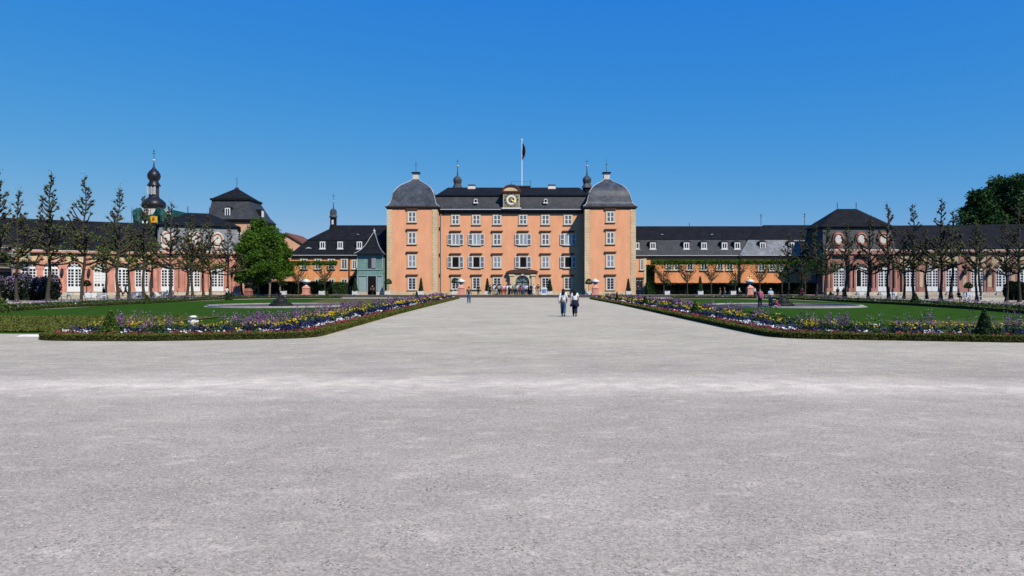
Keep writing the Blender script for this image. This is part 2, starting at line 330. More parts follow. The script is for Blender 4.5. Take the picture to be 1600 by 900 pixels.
# ------------------------------------------------------------ beds
def band_pts(poly, d0, d1, dens, zlo, zhi, near=26, far=.15, clump=None, seed=0, keep=None):
    rg = np.random.default_rng(seed); P = resample(poly, .5); out = []
    N = offs(P, 1.0)
    for a, b, na in zip(P, P[1:], N):
        L = (b-a).length; nrm = na-a; fac = min(1, (near/max(a.y, near))**1.35); fac = max(fac, far)
        k = rg.poisson(dens*L*abs(d1-d0)*fac)
        t = rg.random(k); d = d0+(d1-d0)*rg.random(k)
        if k: out.append(np.column_stack([a.x+(b.x-a.x)*t+nrm.x*d, a.y+(b.y-a.y)*t+nrm.y*d, zlo+(zhi-zlo)*rg.random(k)]))
    return np.concatenate(out)
def clumps(C, k, r, rz, rg):
    n = len(C); O = rg.normal(size=(n, k, 3))*np.array([r, r, rz]); return (C[:, None]+O).reshape(-1, 3)
def spires(C, rg, ns=4, nb=8, r=.11):
    n = len(C); O = rg.normal(size=(n, ns, 2))*r; H = C[:, None, 2]*(.8+.35*rg.random((n, ns)))
    S = np.stack([C[:, None, 0]+O[..., 0], C[:, None, 1]+O[..., 1], H], -1).reshape(-1, 3); m = len(S); lean = rg.normal(size=(m, 2))*.05
    t = .5+.5*rg.random((m, nb)); B = np.stack([S[:, None, 0]+lean[:, None, 0]*t+rg.normal(size=(m, nb))*.022, S[:, None, 1]+lean[:, None, 1]*t+rg.normal(size=(m, nb))*.022, S[:, None, 2]*t], -1).reshape(-1, 3)
    w = .006*np.clip(S[:, 1]/24, 1, 2.5); T = np.stack([np.stack([S[:, 0]-w, S[:, 1], S[:, 2]*0], 1), np.stack([S[:, 0]+w, S[:, 1], S[:, 2]*0], 1), np.stack([S[:, 0]+lean[:, 0]+w*.4, S[:, 1]+lean[:, 1], S[:, 2]], 1), np.stack([S[:, 0]+lean[:, 0]-w*.4, S[:, 1]+lean[:, 1], S[:, 2]], 1)], 1).reshape(-1, 3)
    return B, T
CONES = [(sx(172, 23.85), 23.85), (sx(1538, 23.2), 23.2), (sx(1086.5, 40.5), 40.5), (sx(1008, 60), 60), (sx(964, 78), 78)]
def bed(poly, s, side, wid, seed, extra=''):
    """poly: hedge centre line; s=+1/-1: which side the bed lies"""
    rg = np.random.default_rng(seed)
    hp = resample(poly, .7); root = empty('box_hedge', (hp[0].x, hp[0].y, 0), f'low clipped box hedge edging the {side} flower bed{extra}', 'hedge')
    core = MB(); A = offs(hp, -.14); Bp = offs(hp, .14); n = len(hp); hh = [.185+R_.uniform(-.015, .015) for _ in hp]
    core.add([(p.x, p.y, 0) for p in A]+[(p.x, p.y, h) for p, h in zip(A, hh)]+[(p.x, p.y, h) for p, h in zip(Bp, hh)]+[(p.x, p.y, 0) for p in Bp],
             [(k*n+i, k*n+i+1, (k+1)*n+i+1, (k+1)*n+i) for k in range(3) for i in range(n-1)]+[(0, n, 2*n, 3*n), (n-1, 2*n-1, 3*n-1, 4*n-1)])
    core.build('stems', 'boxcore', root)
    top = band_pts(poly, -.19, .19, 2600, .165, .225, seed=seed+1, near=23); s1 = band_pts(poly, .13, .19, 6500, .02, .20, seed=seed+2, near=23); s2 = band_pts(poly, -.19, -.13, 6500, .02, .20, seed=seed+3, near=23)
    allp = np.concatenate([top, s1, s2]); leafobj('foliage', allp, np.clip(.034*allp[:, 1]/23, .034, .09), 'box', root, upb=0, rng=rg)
    D = lambda a, b: (s*a, s*b) if s > 0 else (s*b, s*a)
    sm = strip(resample(poly, 1), s*.1, s*wid, .03, 'soil', 'bed_soil'); prop(sm.build('bed_soil', 'soil'), kind='structure')
    def st(nm, C, size, m, lab, cat, **kw):
        for qx, qy in CONES: C = C[((C[:, 0]-qx)**2+(C[:, 1]-qy+.15)**2) > .5**2]
        sc = np.clip(C[:, 1]/24, .9, 2.6)
        prop(leafobj(nm, C, size*sc, m, rng=rg, **kw), lab, cat, kind='stuff')
    where = f'in the {side} bed{extra}'
    f = band_pts(poly, *D(.2, wid), 260, .05, .22, seed=seed+4); f2 = band_pts(poly, *D(1.3, wid), 150, .1, .40, seed=seed+5)
    st('flower_foliage', np.concatenate([f, f2]), .10, 'fl_leaf', f'mixed green flower foliage {where}', 'foliage', upb=.1)
    c = band_pts(poly, *D(.22, .62), 46, .19, .25, seed=seed+6); st('red_daisies', clumps(c, 9, .055, .025, rg), .045, 'fl_red', f'row of pink and red daisies just inside the hedge {where}', 'flowers', upb=.6)
    # alternating white and dark blue pansy cushions
    bw = band_pts(poly, *D(.56, .98), 7.5, .23, .29, seed=seed+7, far=.35); bb = band_pts(poly, *D(.70, 1.5), 7.5, .26, .36, seed=seed+77, far=.3)
    bw = bw[np.sin(bw[:, 0]*9+bw[:, 1]*9)+rg.normal(size=len(bw))*.5 > -.25]
    st('white_pansies', clumps(bw, 20, .075, .03, rg), .058, 'fl_white', f'cushions of white pansies {where}', 'flowers', upb=.6)
    st('blue_pansies', clumps(bb, 20, .09, .05, rg), .062, 'fl_blue', f'cushions of dark blue pansies {where}', 'flowers', upb=.4)
    c = band_pts(poly, *D(1.25, 2.3), 3.7, .36, .50, seed=seed+8, far=.3); st('yellow_wallflowers', clumps(c, 15, .10, .07, rg), .05, 'fl_yellow', f'clumps of yellow wallflowers {where}', 'flowers', upb=.3)
    # tall purple honesty and mauve stems in loose drifts
    c = band_pts(poly, *D(1.7, wid-.2), 2.9, .55, .88, seed=seed+9, far=.5)
    ds = np.sin(c[:, 0]*1.1+seed)+np.sin(c[:, 1]*.9+seed*2)+rg.normal(size=len(c))*.5; c = c[ds > -.5]
    kk = rg.random(len(c)) < .5
    for nm_, cc, m_, lab in (('purple_honesty', c[kk], 'fl_purple', f'loose drifts of tall purple honesty {where}'), ('mauve_stems', c[~kk], 'fl_grey', f'greyish mauve stems among the purple flowers {where}')):
        Bq, Tq = spires(cc, rg, 5, 11); st(nm_, Bq, .042, m_, lab, 'flowers', upb=0)
        prop(link_mesh('flower_stalks', np_mesh('flower_stalks', Tq, 4), M['fl_leaf']), lab.replace('loose drifts', 'thin green stalks').replace('greyish mauve stems', 'thin stalks of the mauve stems'), 'stalks', kind='stuff')
    st('tall_leaves', clumps(c*np.array([1, 1, .45]), 16, .14, .11, rg), .06, 'fl_leaf', f'grey green leaves under the purple flowers {where}', 'foliage', upb=0)
bed(LB, -1, 'left', 3.6, 100)
bed(RB, 1, 'right', 3.6, 200)
# far beds on the outer side of the lawns
LF = [(-31, 36.5), (-34.5, 44), (-37.0, 56), (-38.2, 72), (-39, 90)]+rnd_corner((-39, 92), (-39, 106), (-26, 106.5), 9)+[(-26, 106.5)]
RF = [(28, 34), (32, 42), (35.5, 54), (37.5, 68), (38.3, 88)]+rnd_corner((38.3, 88), (38, 104), (26, 105), 9)+[(24, 105)]
def farbed(poly, s, side, seed):
    rg = np.random.default_rng(seed); wid = 2.4
    D = lambda a, b: (s*a, s*b) if s > 0 else (s*b, s*a)
    hp = resample(poly, 1); root = empty('box_hedge', (hp[0].x, hp[0].y, 0), f'low bronze tinted box hedge along the far bed behind the {side} lawn', 'hedge')
    core = MB(); A = offs(hp, -.14); Bp = offs(hp, .14); n = len(hp)
    core.add([(p.x, p.y, 0) for p in A]+[(p.x, p.y, .24) for p in A]+[(p.x, p.y, .24) for p in Bp]+[(p.x, p.y, 0) for p in Bp], [(k*n+i, k*n+i+1, (k+1)*n+i+1, (k+1)*n+i) for k in range(3) for i in range(n-1)]); core.build('stems', 'boxcore', root)
    leafobj('foliage', band_pts(poly, -.18, .18, 1500, .04, .28, seed=seed, near=40), .07, 'box', root, upb=0, rng=rg)
    prop(strip(hp, s*.1, s*wid, .03, 'soil', 'bed_soil').build('bed_soil', 'soil'), kind='structure')
    w = f'in the far bed behind the {side} lawn'
    prop(leafobj('flower_foliage', band_pts(poly, *D(.2, wid), 240, .03, .45, seed=seed+1, near=40), .14, 'fl_leaf', upb=.1, rng=rg), f'low green foliage {w}', 'foliage', kind='stuff')
    def st(nm, dd, dens, z, k, r, size, m, lab):
        c = band_pts(poly, *D(*dd), dens, z[0], z[1], seed=seed+int(dens*10), near=45); prop(leafobj(nm, clumps(c, k, r, .05, rg), size, m, upb=.3, rng=rg), f'{lab} {w}', 'flowers', kind='stuff')
    st('red_daisies', (.25, .7), 18, (.12, .2), 7, .08, .08, 'fl_red', 'thin row of pink and red daisies')
    st('white_pansies', (.7, 1.2), 4.6, (.2, .27), 10, .11, .10, 'fl_white', 'dotted white pansies')
    st('blue_pansies', (.7, 1.5), 4.0, (.2, .27), 10, .11, .10, 'fl_blue', 'dark blue pansies')
    st('yellow_wallflowers', (1.2, 2), 3.1, (.3, .45), 8, .14, .09, 'fl_yellow', 'yellow wallflowers')
    st('mauve_stems', (1.4, 2.4), 7, (.4, .65), 12, .18, .08, 'fl_grey', 'mauve stems and seed heads')
    st('purple_honesty', (1.4, 2.4), 3.7, (.4, .6), 10, .18, .07, 'fl_purple', 'purple honesty')
farbed(LF, 1, 'left', 300); farbed(RF, -1, 'right', 400)
# ------------------------------------------------------------ facade kit: everything in (s, d, z), d = distance in front of the wall
def flat(x0, y0, rz=0):
    c, s_ = math.cos(rz), math.sin(rz)
    return lambda s, d, z: (x0+s*c+d*s_, y0+s*s_-d*c, z)
PF = 119.0; PB = 121.95
def window(root, F, c, z0, z1, w=1.28, style='shut', hood=True, surround=.17, sub=True):
    fr = MB(F); h = z1-z0; t = .10 if style in ('glass', 'open') else .13
    fr.box(c-w/2, c-w/2+t, 0, .09, z0, z1).box(c+w/2-t, c+w/2, 0, .09, z0, z1).box(c-w/2+t, c+w/2-t, 0, .09, z0, z0+t).box(c-w/2+t, c+w/2-t, 0, .09, z1-t, z1)
    (fr.box(c-.09 if style != 'glass' else c-.05, c+.09 if style != 'glass' else c+.05, 0, .10, z0+t, z1-t) if style != 'open' else None)
    if style in ('shut', 'light'):
        for q in (-1, 1):
            a, b = sorted((c+q*.09, c+q*(w/2-t))); fr.box(a, b, 0, .08, z0+h/2-.06, z0+h/2+.06)
    elif style == 'glass':
        for q in (-1, 1):
            a, b = sorted((c+q*.09, c+q*(w/2-t)))
            for i in (1, 2, 3): fr.box(a, b, 0, .08, z0+t+(h-2*t)*i/4-.02, z0+t+(h-2*t)*i/4+.02)
    elif style in ('open', 'curtain'): pass
    wo = fr.build('window', 'white', root)
    ps = {'shut': 'shutter_dim', 'light': 'shutter_light', 'glass': 'glass', 'open': 'black', 'curtain': 'curtain'}[style]
    if style in ('shut', 'light'):
        p = MB(F); n = max(4, int(h/.11))
        for i in range(n):
            a = z0+t+(h-2*t)*i/n; p.add([(c-w/2+t, .03, a), (c+w/2-t, .03, a), (c+w/2-t, .065, a+(h-2*t)/n), (c-w/2+t, .065, a+(h-2*t)/n)], [(0, 1, 2, 3)])
        p.build('louvre', ps, wo)
    else: MB(F).box(c-w/2+t-.002, c+w/2-t+.002, 0, .03, z0+t-.002, z1-t+.002).build('pane', ps, wo)
    if sub:
        sr = MB(F); u = surround; sr.box(c-w/2-u, c-w/2, -.02, .11, z0-.0, z1+u).box(c+w/2, c+w/2+u, -.02, .11, z0, z1+u).box(c-w/2, c+w/2, -.02, .11, z1, z1+u); sr.build('surround', 'beige', wo)
        MB(F).box(c-w/2-u-.06, c+w/2+u+.06, -.02, .2, z0-.14, z0-.002).build('sill', 'palebeige', wo)
        if hood:
            e = w/2+u+.22; z = z1+u+.12
            MB(F).extr([(c-e+.12, z), (c+e-.12, z), (c+e, z+.2), (c+e, z+.28), (c-e, z+.28), (c-e, z+.2)], -.02, .24).build('hood', 'hood', wo)
        if style in ('open', 'curtain'):
            for q in (-1, 1):
                a, b = sorted((c+q*(w/2+.02), c+q*(w/2+.74))); sh = MB(F)
                sh.box(a, a+.1, .12, .18, z0, z1).box(b-.1, b, .12, .18, z0, z1)
                for zz in (z0, z0+h/2-.05, z1-.1): sh.box(a+.1, b-.1, .12, .18, zz, zz+.1)
                so_ = sh.build('shutter', 'white', wo); l = MB(F); n = 14
                for i in range(n):
                    z_ = z0+.1+(h-.2)*i/n; l.add([(a+.1, .13, z_), (b-.1, .13, z_), (b-.1, .165, z_+(h-.2)/n), (a+.1, .165, z_+(h-.2)/n)], [(0, 1, 2, 3)])
                lo = l.build('shutter', 'shutter_dim', wo); lo['label'] = 'grey louvres of the open shutter'
    return wo
# ------------------------------------------------------------ the palace
pal = empty('palace', (0, 121, TZ), 'large orange plastered baroque palace with two domed corner towers and a gilded clock', 'palace')
def X(px, D=PF): return sx(px, D)
TW = [(X(605), X(683)), (X(914), X(993))]
for i, (a, b) in enumerate(TW):
    wt = MB(); wt.box(a, b, PF, PF+9.5, TZ, sz(326, PF)); wt.build('tower_wall', 'plaster', pal)
    pl = MB(); pl.box(a-.04, b+.04, PF-.06, PF+9.5, TZ, TZ+.55); pl.build('plinth', 'beige', pal)
    n = 32; hh = (sz(327, PF)-TZ-.56)/n
    for e, sg in ((a, 1), (b, -1)):
        q = MB(); x0, x1 = sorted((e-sg*.03, e+sg*.74)); q.box(x0, x1, PF-.03, PF+.6, TZ+.56, sz(327, PF))
        for k in range(n):
            z = TZ+.56+k*hh; ww = .86 if k % 2 else .76
            x0, x1 = sorted((e-sg*.05, e+sg*ww)); q.box(x0, x1, PF-.05, PF+.8 if k % 2 else PF+.7, z, z+hh-.03)
        q.build('quoin', 'beige', pal)
    cx = (a+b)/2; cy = PF+4.75; hw = (b-a)/2
    ev = MB(); ev.box(a-.12, b+.12, PF-.12, PF+9.6, sz(326, PF), sz(324.4, PF)).box(a-.3, b+.3, PF-.3, PF+9.7, sz(324.3, PF), sz(322.2, PF)); ev.build('eaves', 'cornice', pal)
    # square bell roof; profile given as half width / height
    prof = [(42.5, 322.2), (38.5, 320.3), (36, 317), (34.6, 312), (33.2, 306), (31, 300), (27.5, 294.5), (22.5, 290), (16, 286.5), (10, 284), (6.5, 281.5), (5.3, 280)]
    ds = [PF-.4]+[PF+.3*j for j in range(1, 12)]
    dome = MB(); ridge = MB(); pr = []
    for hwp, y in prof:
        r = hwp*.1082; dd = cy-r; pr.append((r, sz(y, (PF-.3) if hwp > 40 else dd)))
    # subdivide profile with smoothing
    fine = []
    for j in range(len(pr)-1):
        for t in (0, .5): fine.append((pr[j][0]*(1-t)+pr[j+1][0]*t, pr[j][1]*(1-t)+pr[j+1][1]*t))
    fine.append(pr[-1])
    for sd in range(4):
        cs, sn = [(1, 0), (0, 1), (-1, 0), (0, -1)][sd]; vs = []
        for r, z in fine:
            for u in (-1, 0, 1):
                x_, y_ = r*u, -r; vs.append((cx+x_*cs-y_*sn, cy+x_*sn+y_*cs, z))
        dome.add(vs, [(j*3+u, j*3+u+1, j*3+u+4, j*3+u+3) for j in range(len(fine)-1) for u in range(2)], True)
        ridge.tube([(cx+r*((-1 if sd in (0, 3) else 1)), cy+r*(-1 if sd < 2 else 1), z+.02) for r, z in pr], .07, 5)
    do = dome.build('dome_roof', 'domeslate', pal); ridge.build('ridge_flashing', 'lead', do)
    zt = pr[-1][1]-.25; ln = MB(); r = .5
    ln.box(cx-r, cx+r, cy-r, cy+r, zt, zt+1.35); lo = ln.build('lantern', 'offwhite', pal)
    MB().box(cx-.72, cx+.72, cy-.72, cy+.72, zt+1.352, zt+1.5).box(cx-.55, cx+.55, cy-.55, cy+.55, zt-.2, zt+.12).box(cx-.2, cx+.2, cy-.2, cy+.2, zt+.12, zt+1.352).build('cap', 'slate_dark', lo)
    MB().tube([(cx, cy, zt+1.5), (cx, cy, zt+4)], [.05, .015], 5).tube([(cx-.3, cy, zt+2.9), (cx+.3, cy, zt+2.9)], .02, 4).lathe((cx, cy, zt+2.9), [(.02, -.12), (.1, 0), (.02, .12)], 8).build('finial', 'iron', lo)
    F = flat(0, PF)
    c = X((644, 953.7)[i])
    for y0, y1, st in ((347, 331, 'shut'), (381, 363, 'shut'), (417.3, 398.3, 'light'), (452.6, 434, 'glass')):
        window(pal, F, c, sz(y0, PF), sz(y1, PF), style=st)
# central body
bx0, bx1 = TW[0][1]-.0, TW[1][0]
def XB(px): return sx(px, PB)
ZW = sz(333.5, PB)
MB().box(bx0-.5, bx1+.5, PB, PB+13, TZ, ZW).build('wall', 'plaster', pal)
MB().box(bx0+.002, bx1-.002, PB-.07, PB+.0, TZ, TZ+.5).build('plinth', 'beige', pal)
MB().box(bx0+.002, bx1-.002, PB-.28, PB+12, ZW+.002, ZW+.3).box(bx0+.002, bx1-.002, PB-.5, PB+12, ZW+.302, ZW+.52).build('eaves', 'cornice', pal)
MB().tube([(bx0+.2, PB-.6, ZW+.6), (bx1-.2, PB-.6, ZW+.6)], .09, 8).tube([(bx0+.35, PB-.14, ZW+.3), (bx0+.35, PB-.14, TZ)], .06, 8).build('gutter', 'lead', pal)
mz0 = ZW+.52; mz1 = sz(305.5, PB+1.5); mz2 = sz(293, PB+7)
rf = MB(); xs0, xs1 = bx0-2.0, bx1+1.2
pro = [(PB-.55, mz0), (PB-.1, mz0+.35), (PB+.35, mz0+1.0), (PB+.8, mz0+1.7), (PB+1.2, mz1)]
n = len(pro); rf.add([(xs0, y, z) for y, z in pro]+[(xs1, y, z) for y, z in pro], [(j, n+j, n+j+1, j+1) for j in range(n-1)], True)
mro = rf.build('mansard_roof', 'slate_mid', pal)
up = MB(); xl, xr = sx(700, PB+7), sx(905, PB+7)
e0, e1 = sx(681, PB+1.2), sx(921, PB+1.2)
up.add([(e0, PB+1.05, mz1-.02), (e1, PB+1.05, mz1-.02), (e1, PB+13, mz1-.02), (e0, PB+13, mz1-.02), (xl, PB+7, mz2), (xr, PB+7, mz2)], [(0, 1, 5, 4), (1, 2, 5), (2, 3, 4, 5), (3, 0, 4), (0, 3, 2, 1)])
up.build('upper_roof', 'slate_dark', pal)
MB().box(e0, e1, PB+.9, PB+1.3, mz1-.12, mz1+.06).build('roof_break', 'slate_dark', pal)
for px in (737, 862):
    x = sx(px, PB+6.4); z = sz(294, PB+6.4)
    ch = MB().frus((x-.75, x+.75, PB+5.9, PB+6.9), z-.3, (x-.55, x+.55, PB+6, PB+6.8), z+.45).build('chimney', 'offwhite', pal)
    MB().box(x-.66, x+.66, PB+5.9, PB+6.9, z+.452, z+.6).build('cap', 'hood', ch)
for px in (743.5, 852.5):   # tiny arched roof lights
    x = sx(px, PB+.4); z = sz(317, PB+.4)
    F = (lambda s_, d_, z_, x0_=x, zz_=z: (x0_+s_, PB+.9-d_, zz_+z_)); d = MB(F); d.extr([(-.3, 0), (.3, 0), (.3, .5)]+[(.3*math.cos(a), .5+.3*math.sin(a)) for a in (.5, 1.05, 1.57, 2.1, 2.6)]+[(-.3, .5)], -.2, .75); do = d.build('roof_light', 'slate_dark', pal)
    MB(F).box(-.42, .42, .74, .84, -.12, .06).box(-.3, -.2, .752, .8, .06, .6).box(.2, .3, .752, .8, .06, .6).box(-.2, .2, .752, .8, .55, .68).build('frame', 'white', do)
# windows of the body
FB = flat(0, PB); cols = [711.8, 744.4, 776.8, 817.4, 852.3, 887.7]
for i, px in enumerate(cols):
    c = XB(px); op = i in (0, 1, 3, 5)
    window(pal, FB, c, sz(350.6, PB), sz(336, PB), style='shut', surround=.15)
    window(pal, FB, c, sz(382.6, PB), sz(365.6, PB), style='curtain' if op else 'shut')
    window(pal, FB, c, sz(418.4, PB), sz(400.8, PB), style='open' if op else 'light')
    if i != 3: window(pal, FB, c, sz(451.6, PB), sz(434, PB), style='glass')
# portal
pc = XB(816.3); pz = sz(427, PB); po = MB(FB)
hw = 2.05; aw = 1.2; az = sz(441, PB); N_ = 14
arcp = [(pc+aw*math.cos(a), az+aw*math.sin(a)) for a in [pi*j/N_ for j in range(N_+1)]]
for (p, q_) in zip(arcp, arcp[1:]):
    po.extr([(p[0], p[1]), (p[0], pz), (q_[0], pz), (q_[0], q_[1])], 0, .42)
po.box(pc-hw, pc-aw, 0, .42, TZ, pz).box(pc+aw, pc+hw, 0, .42, TZ, pz)
po.box(pc-hw-.12, pc-hw+.5, 0, .62, TZ, pz-.5).box(pc+hw-.5, pc+hw+.12, 0, .62, TZ, pz-.5).box(pc-hw-.3, pc-hw+.65, 0, .72, pz-.498, pz-.2).box(pc+hw-.65, pc+hw+.3, 0, .72, pz-.498, pz-.2)
por = po.build('portal', 'beige', pal)
MB(FB).extr([(pc-2.55, pz), (pc+2.55, pz), (pc+2.75, pz+.3), (pc+2.2, pz+.5), (pc+1.5, pz+.62), (pc-1.5, pz+.62), (pc-2.2, pz+.5), (pc-2.75, pz+.3)], 0, .66).build('hood', 'hood', por)
MB(FB).extr([(pc-.2, az+aw-.05), (pc+.2, az+aw-.05), (pc+.3, az+aw+.55), (pc-.3, az+aw+.55)], .3, .55).build('keystone', 'beige', por)
M['greenglass'] = mat('green_door_glass', (.10, .25, .22), .12, .6, 1.4, spec=.7, col2=(.25, .42, .38))
MB(FB).extr([(pc-aw, TZ), (pc+aw, TZ)]+arcp, .0, .05).build('door', 'greenglass', pal)
dr = MB(FB); dr.box(pc-.07, pc+.07, .05, .12, TZ, az+aw).box(pc-aw, pc+aw, .05, .11, az-.08, az+.06).box(pc-aw, pc-aw+.12, .05, .11, TZ, az-.08).box(pc+aw-.12, pc+aw, .05, .11, TZ, az-.08)
for a in (.7, 1.57, 2.44): dr.tube([(pc, .09, az), (pc+aw*math.cos(a), .09, az+aw*math.sin(a))], .04, 4)
dr.build('door_frame', 'iron', pal)
# clock gable
CF = flat(sx(799, PB-.6), PB-.6); cz0 = sz(324.6, PB-.6); cz1 = sz(300, PB-.6); chw = 1.42
cg = MB(CF); cg.box(-chw, chw, -2.2, 0, cz0, cz1); clk = cg.build('clock_gable', 'palebeige', pal)
MB(CF).box(-chw-.25, chw+.25, -.4, .25, cz0-.2, cz0).build('clock_ledge', 'white', clk)
pr_ = [(1.62*math.cos(a), cz1+.08+1.22*math.sin(a)) for a in [pi*j/12 for j in range(13)]]; pi_ = [(1.32*math.cos(a), cz1+.2+.82*math.sin(a)) for a in [pi*j/12 for j in range(13)]]
rim = MB(CF)
for j in range(12): rim.extr([pr_[j], pr_[j+1], pi_[j+1], pi_[j]], -.3, .22)
rim.box(-1.66, 1.66, -.3, .24, cz1-.08, cz1+.12); M['redrim'] = mat('dark_red_moulding', (.13, .035, .03), .7, .2, 3); rim.build('pediment_rim', 'redrim', clk)
MB(CF).extr(pi_[::1], -.25, .04).build('pediment_panel', 'beige', clk)
MB(CF).extr(pr_, -2.2, -.3).build('gable_roof', 'slate_dark', clk)
zc = (cz0+cz1)/2
M['clockgrey'] = mat('painted_clock_ground', (.27, .24, .15), .7, .3, 2.5)
def disc(r0, r1, d, n=32):
    mb = MB(CF); 
    for j in range(n):
        a, b = 2*pi*j/n, 2*pi*(j+1)/n
        mb.add([(r0*math.cos(a), d, zc+r0*math.sin(a)), (r1*math.cos(a), d, zc+r1*math.sin(a)), (r1*math.cos(b), d, zc+r1*math.sin(b)), (r0*math.cos(b), d, zc+r0*math.sin(b))], [(0, 1, 2, 3)])
    return mb
MB(CF).box(-1.3, 1.3, 0, .03, zc-1.25, zc+1.25).build('clock_face', 'clockgrey', clk)
disc(.52, .84, .06).build('clock_ring', 'white', clk); disc(.0001, .52, .05).build('clock_centre', 'iron', clk)
def text_mesh(s, size):
    cu = bpy.data.curves.new('t', 'FONT'); cu.body = s; cu.size = size; cu.align_x = 'CENTER'; cu.align_y = 'CENTER'; cu.extrude = .01; cu.offset = size*.02
    o = bpy.data.objects.new('t', cu); COL.objects.link(o); dg = bpy.context.evaluated_depsgraph_get(); me = bpy.data.meshes.new_from_object(o.evaluated_get(dg)); bpy.data.objects.remove(o); return me
nm = MB(CF)
for k, s in enumerate(['XII', 'I', 'II', 'III', 'IIII', 'V', 'VI', 'VII', 'VIII', 'IX', 'X', 'XI']):
    me = text_mesh(s, .40); a = pi/2-k*pi/6; cs, sn = math.cos(a-pi/2), math.sin(a-pi/2)
    vs = [(1.06*math.cos(a)+v.co.x*cs-v.co.y*sn, .045+max(0, v.co.z), zc+1.06*math.sin(a)+v.co.x*sn+v.co.y*cs) for v in me.vertices]; nm.add(vs, [tuple(p.vertices) for p in me.polygons])
nm.build('numerals', 'iron', clk)
mk = MB(CF)
for k in range(12):
    a = pi/2-k*pi/6+pi/12; mk.box(1.06*math.cos(a)-.06, 1.06*math.cos(a)+.06, .03, .06, zc+1.06*math.sin(a)-.09, zc+1.06*math.sin(a)+.09)
mk.build('gilt_markers', 'gold', clk)
MB(CF).extr([(x_*.42, zc+y_*.42) for x_, y_ in [(-.5, -.9), (-.2, -.75), (0, -.3), (.35, -.5), (.3, -.95), (.65, -.9), (.6, -.3), (.8, .1), (.55, .3), (.45, -.05), (.35, .35), (.6, .75), (.3, 1.0), (.0, .95), (-.4, .75), (-.25, .5), (-.75, .55), (-.8, .3), (-.3, .25), (-.35, 0), (-.8, 0), (-.75, -.25), (-.3, -.25)]], .05, .09).build('lion_emblem', 'gold', clk)
MB(CF).tube([(0, .1, zc), (1.0, .1, zc-.62)], [.06, .03], 5).tube([(0, .12, zc), (.5, .12, zc-.55)], [.06, .03], 5).build('clock_hands', 'gold', clk)
MB().tube([(sx(799.5, PB), PB-.5, cz1+1.2), (sx(799.5, PB), PB-.5, cz1+1.9)], .03, 4).build('finial', 'iron', clk)
# roof walk, flagpole
pz_ = mz2; py_ = PB+7; x0, x1 = sx(800, py_), sx(829, py_)
MB().box(x0, x1, py_-.5, py_+.5, pz_+.02, pz_+.28).tube([(x1, py_-.5, pz_+.28), (x1, py_-.5, pz_+1.3)], .03, 4).tube([(x0, py_-.5, pz_+1.0), (x1, py_-.5, pz_+1.0)], .015, 4).build('roof_walk', 'iron', pal)
fx = sx(815.3, py_); ztop = sz(221, py_)
fl = empty('flagpole', (fx, py_, pz_), 'white flagpole with a limp hanging flag on the palace roof', 'flagpole')
MB().tube([(fx, py_, pz_+.2), (fx, py_, ztop)], [.11, .07], 8).build('pole', 'white', fl); MB().lathe((fx, py_, ztop), [(.02, -.05), (.14, .12), (.16, .25), (.08, .42), (.01, .5)], 8).build('finial', 'white', fl)
for nm_, z0f, col, xo, wd in (('black_stripe', 0, (.006, .006, .015), .0, .38), ('red_stripe', 0, (.35, .01, .01), .12, .1), ('gold_stripe', 0, (.8, .45, .02), .42, .10)):
    fb = MB(); za, zb = sz(224.5, py_), sz((249.5, 250, 241)[('black_stripe', 'red_stripe', 'gold_stripe').index(nm_)], py_); n = 10
    if nm_ == 'gold_stripe': za = sz(232, py_)
    if nm_ == 'red_stripe': za = sz(242, py_); xo = -.02
    vs = []
    for j in range(n+1):
        z = za+(zb-za)*j/n; b_ = .08*math.sin(j*.9); w_ = wd*math.sin(pi*min(1, (j+.8)/(n+1.2)))
        vs += [(fx+.1+xo+b_*.4, py_-.1, z), (fx+.1+xo+w_*1.6+b_*.4, py_-.2+b_, z), (fx+.1+xo+w_*.8, py_+.15, z)]
    fb.add(vs, [(j*3+u, j*3+(u+1) % 3, j*3+3+(u+1) % 3, j*3+3+u) for j in range(n) for u in range(3)], True); fb.build('flag', cloth(col), fl)['label'] = nm_.replace('_', ' ')+' of the limp flag'
# two octagonal stair turrets behind
for px, yb, yt in ((715, 292, 259), (917, 299, 257)):
    D = PB+10; x = sx(px, D); s = D/1100; Z = lambda y: sz(y, D)-0
    def pf(l): return [(r*s, Z(y+ (0 if px == 715 else -.5))) for r, y in l]
    tb = MB(); tb.lathe((x, D, 0), pf([(7, 306), (7, 294)]), 8, False, pi/8); to = tb.build('turret', 'slate_dark', pal)
    MB().lathe((x, D, 0), pf([(9, 294.5), (8, 292), (6.3, 289), (5.8, 287.5), (6.6, 285), (7.3, 282), (6.8, 279.5), (4.8, 277), (2.6, 275.5), (1.4, 273.8), (.9, 268), (.6, 262), (.25, 259)]), 8, False, pi/8).build('turret_roof', 'domeslate', to)
    MB().lathe((x, D, Z(259.5)), [(.02, -.22), (.2, -.1), (.22, 0), (.14, .16), (.02, .22)], 10).build('ball', 'gold', to)
    MB().tube([(x, D, Z(259)), (x, D, Z(249))], .03, 4).tube([(x-.35, D, Z(252)), (x+.35, D, Z(252))], .03, 4).build('finial', 'iron', to)
# lamp brackets / small wall details on tower inner edges
for px in (686.5,):
    for y in (357, 398, 430):
        x = XB(px); MB().box(x-.2, x+.15, PB-.35, PB, sz(y, PB)-.2, sz(y, PB)+.2).build('pipe_bracket', 'iron', pal)

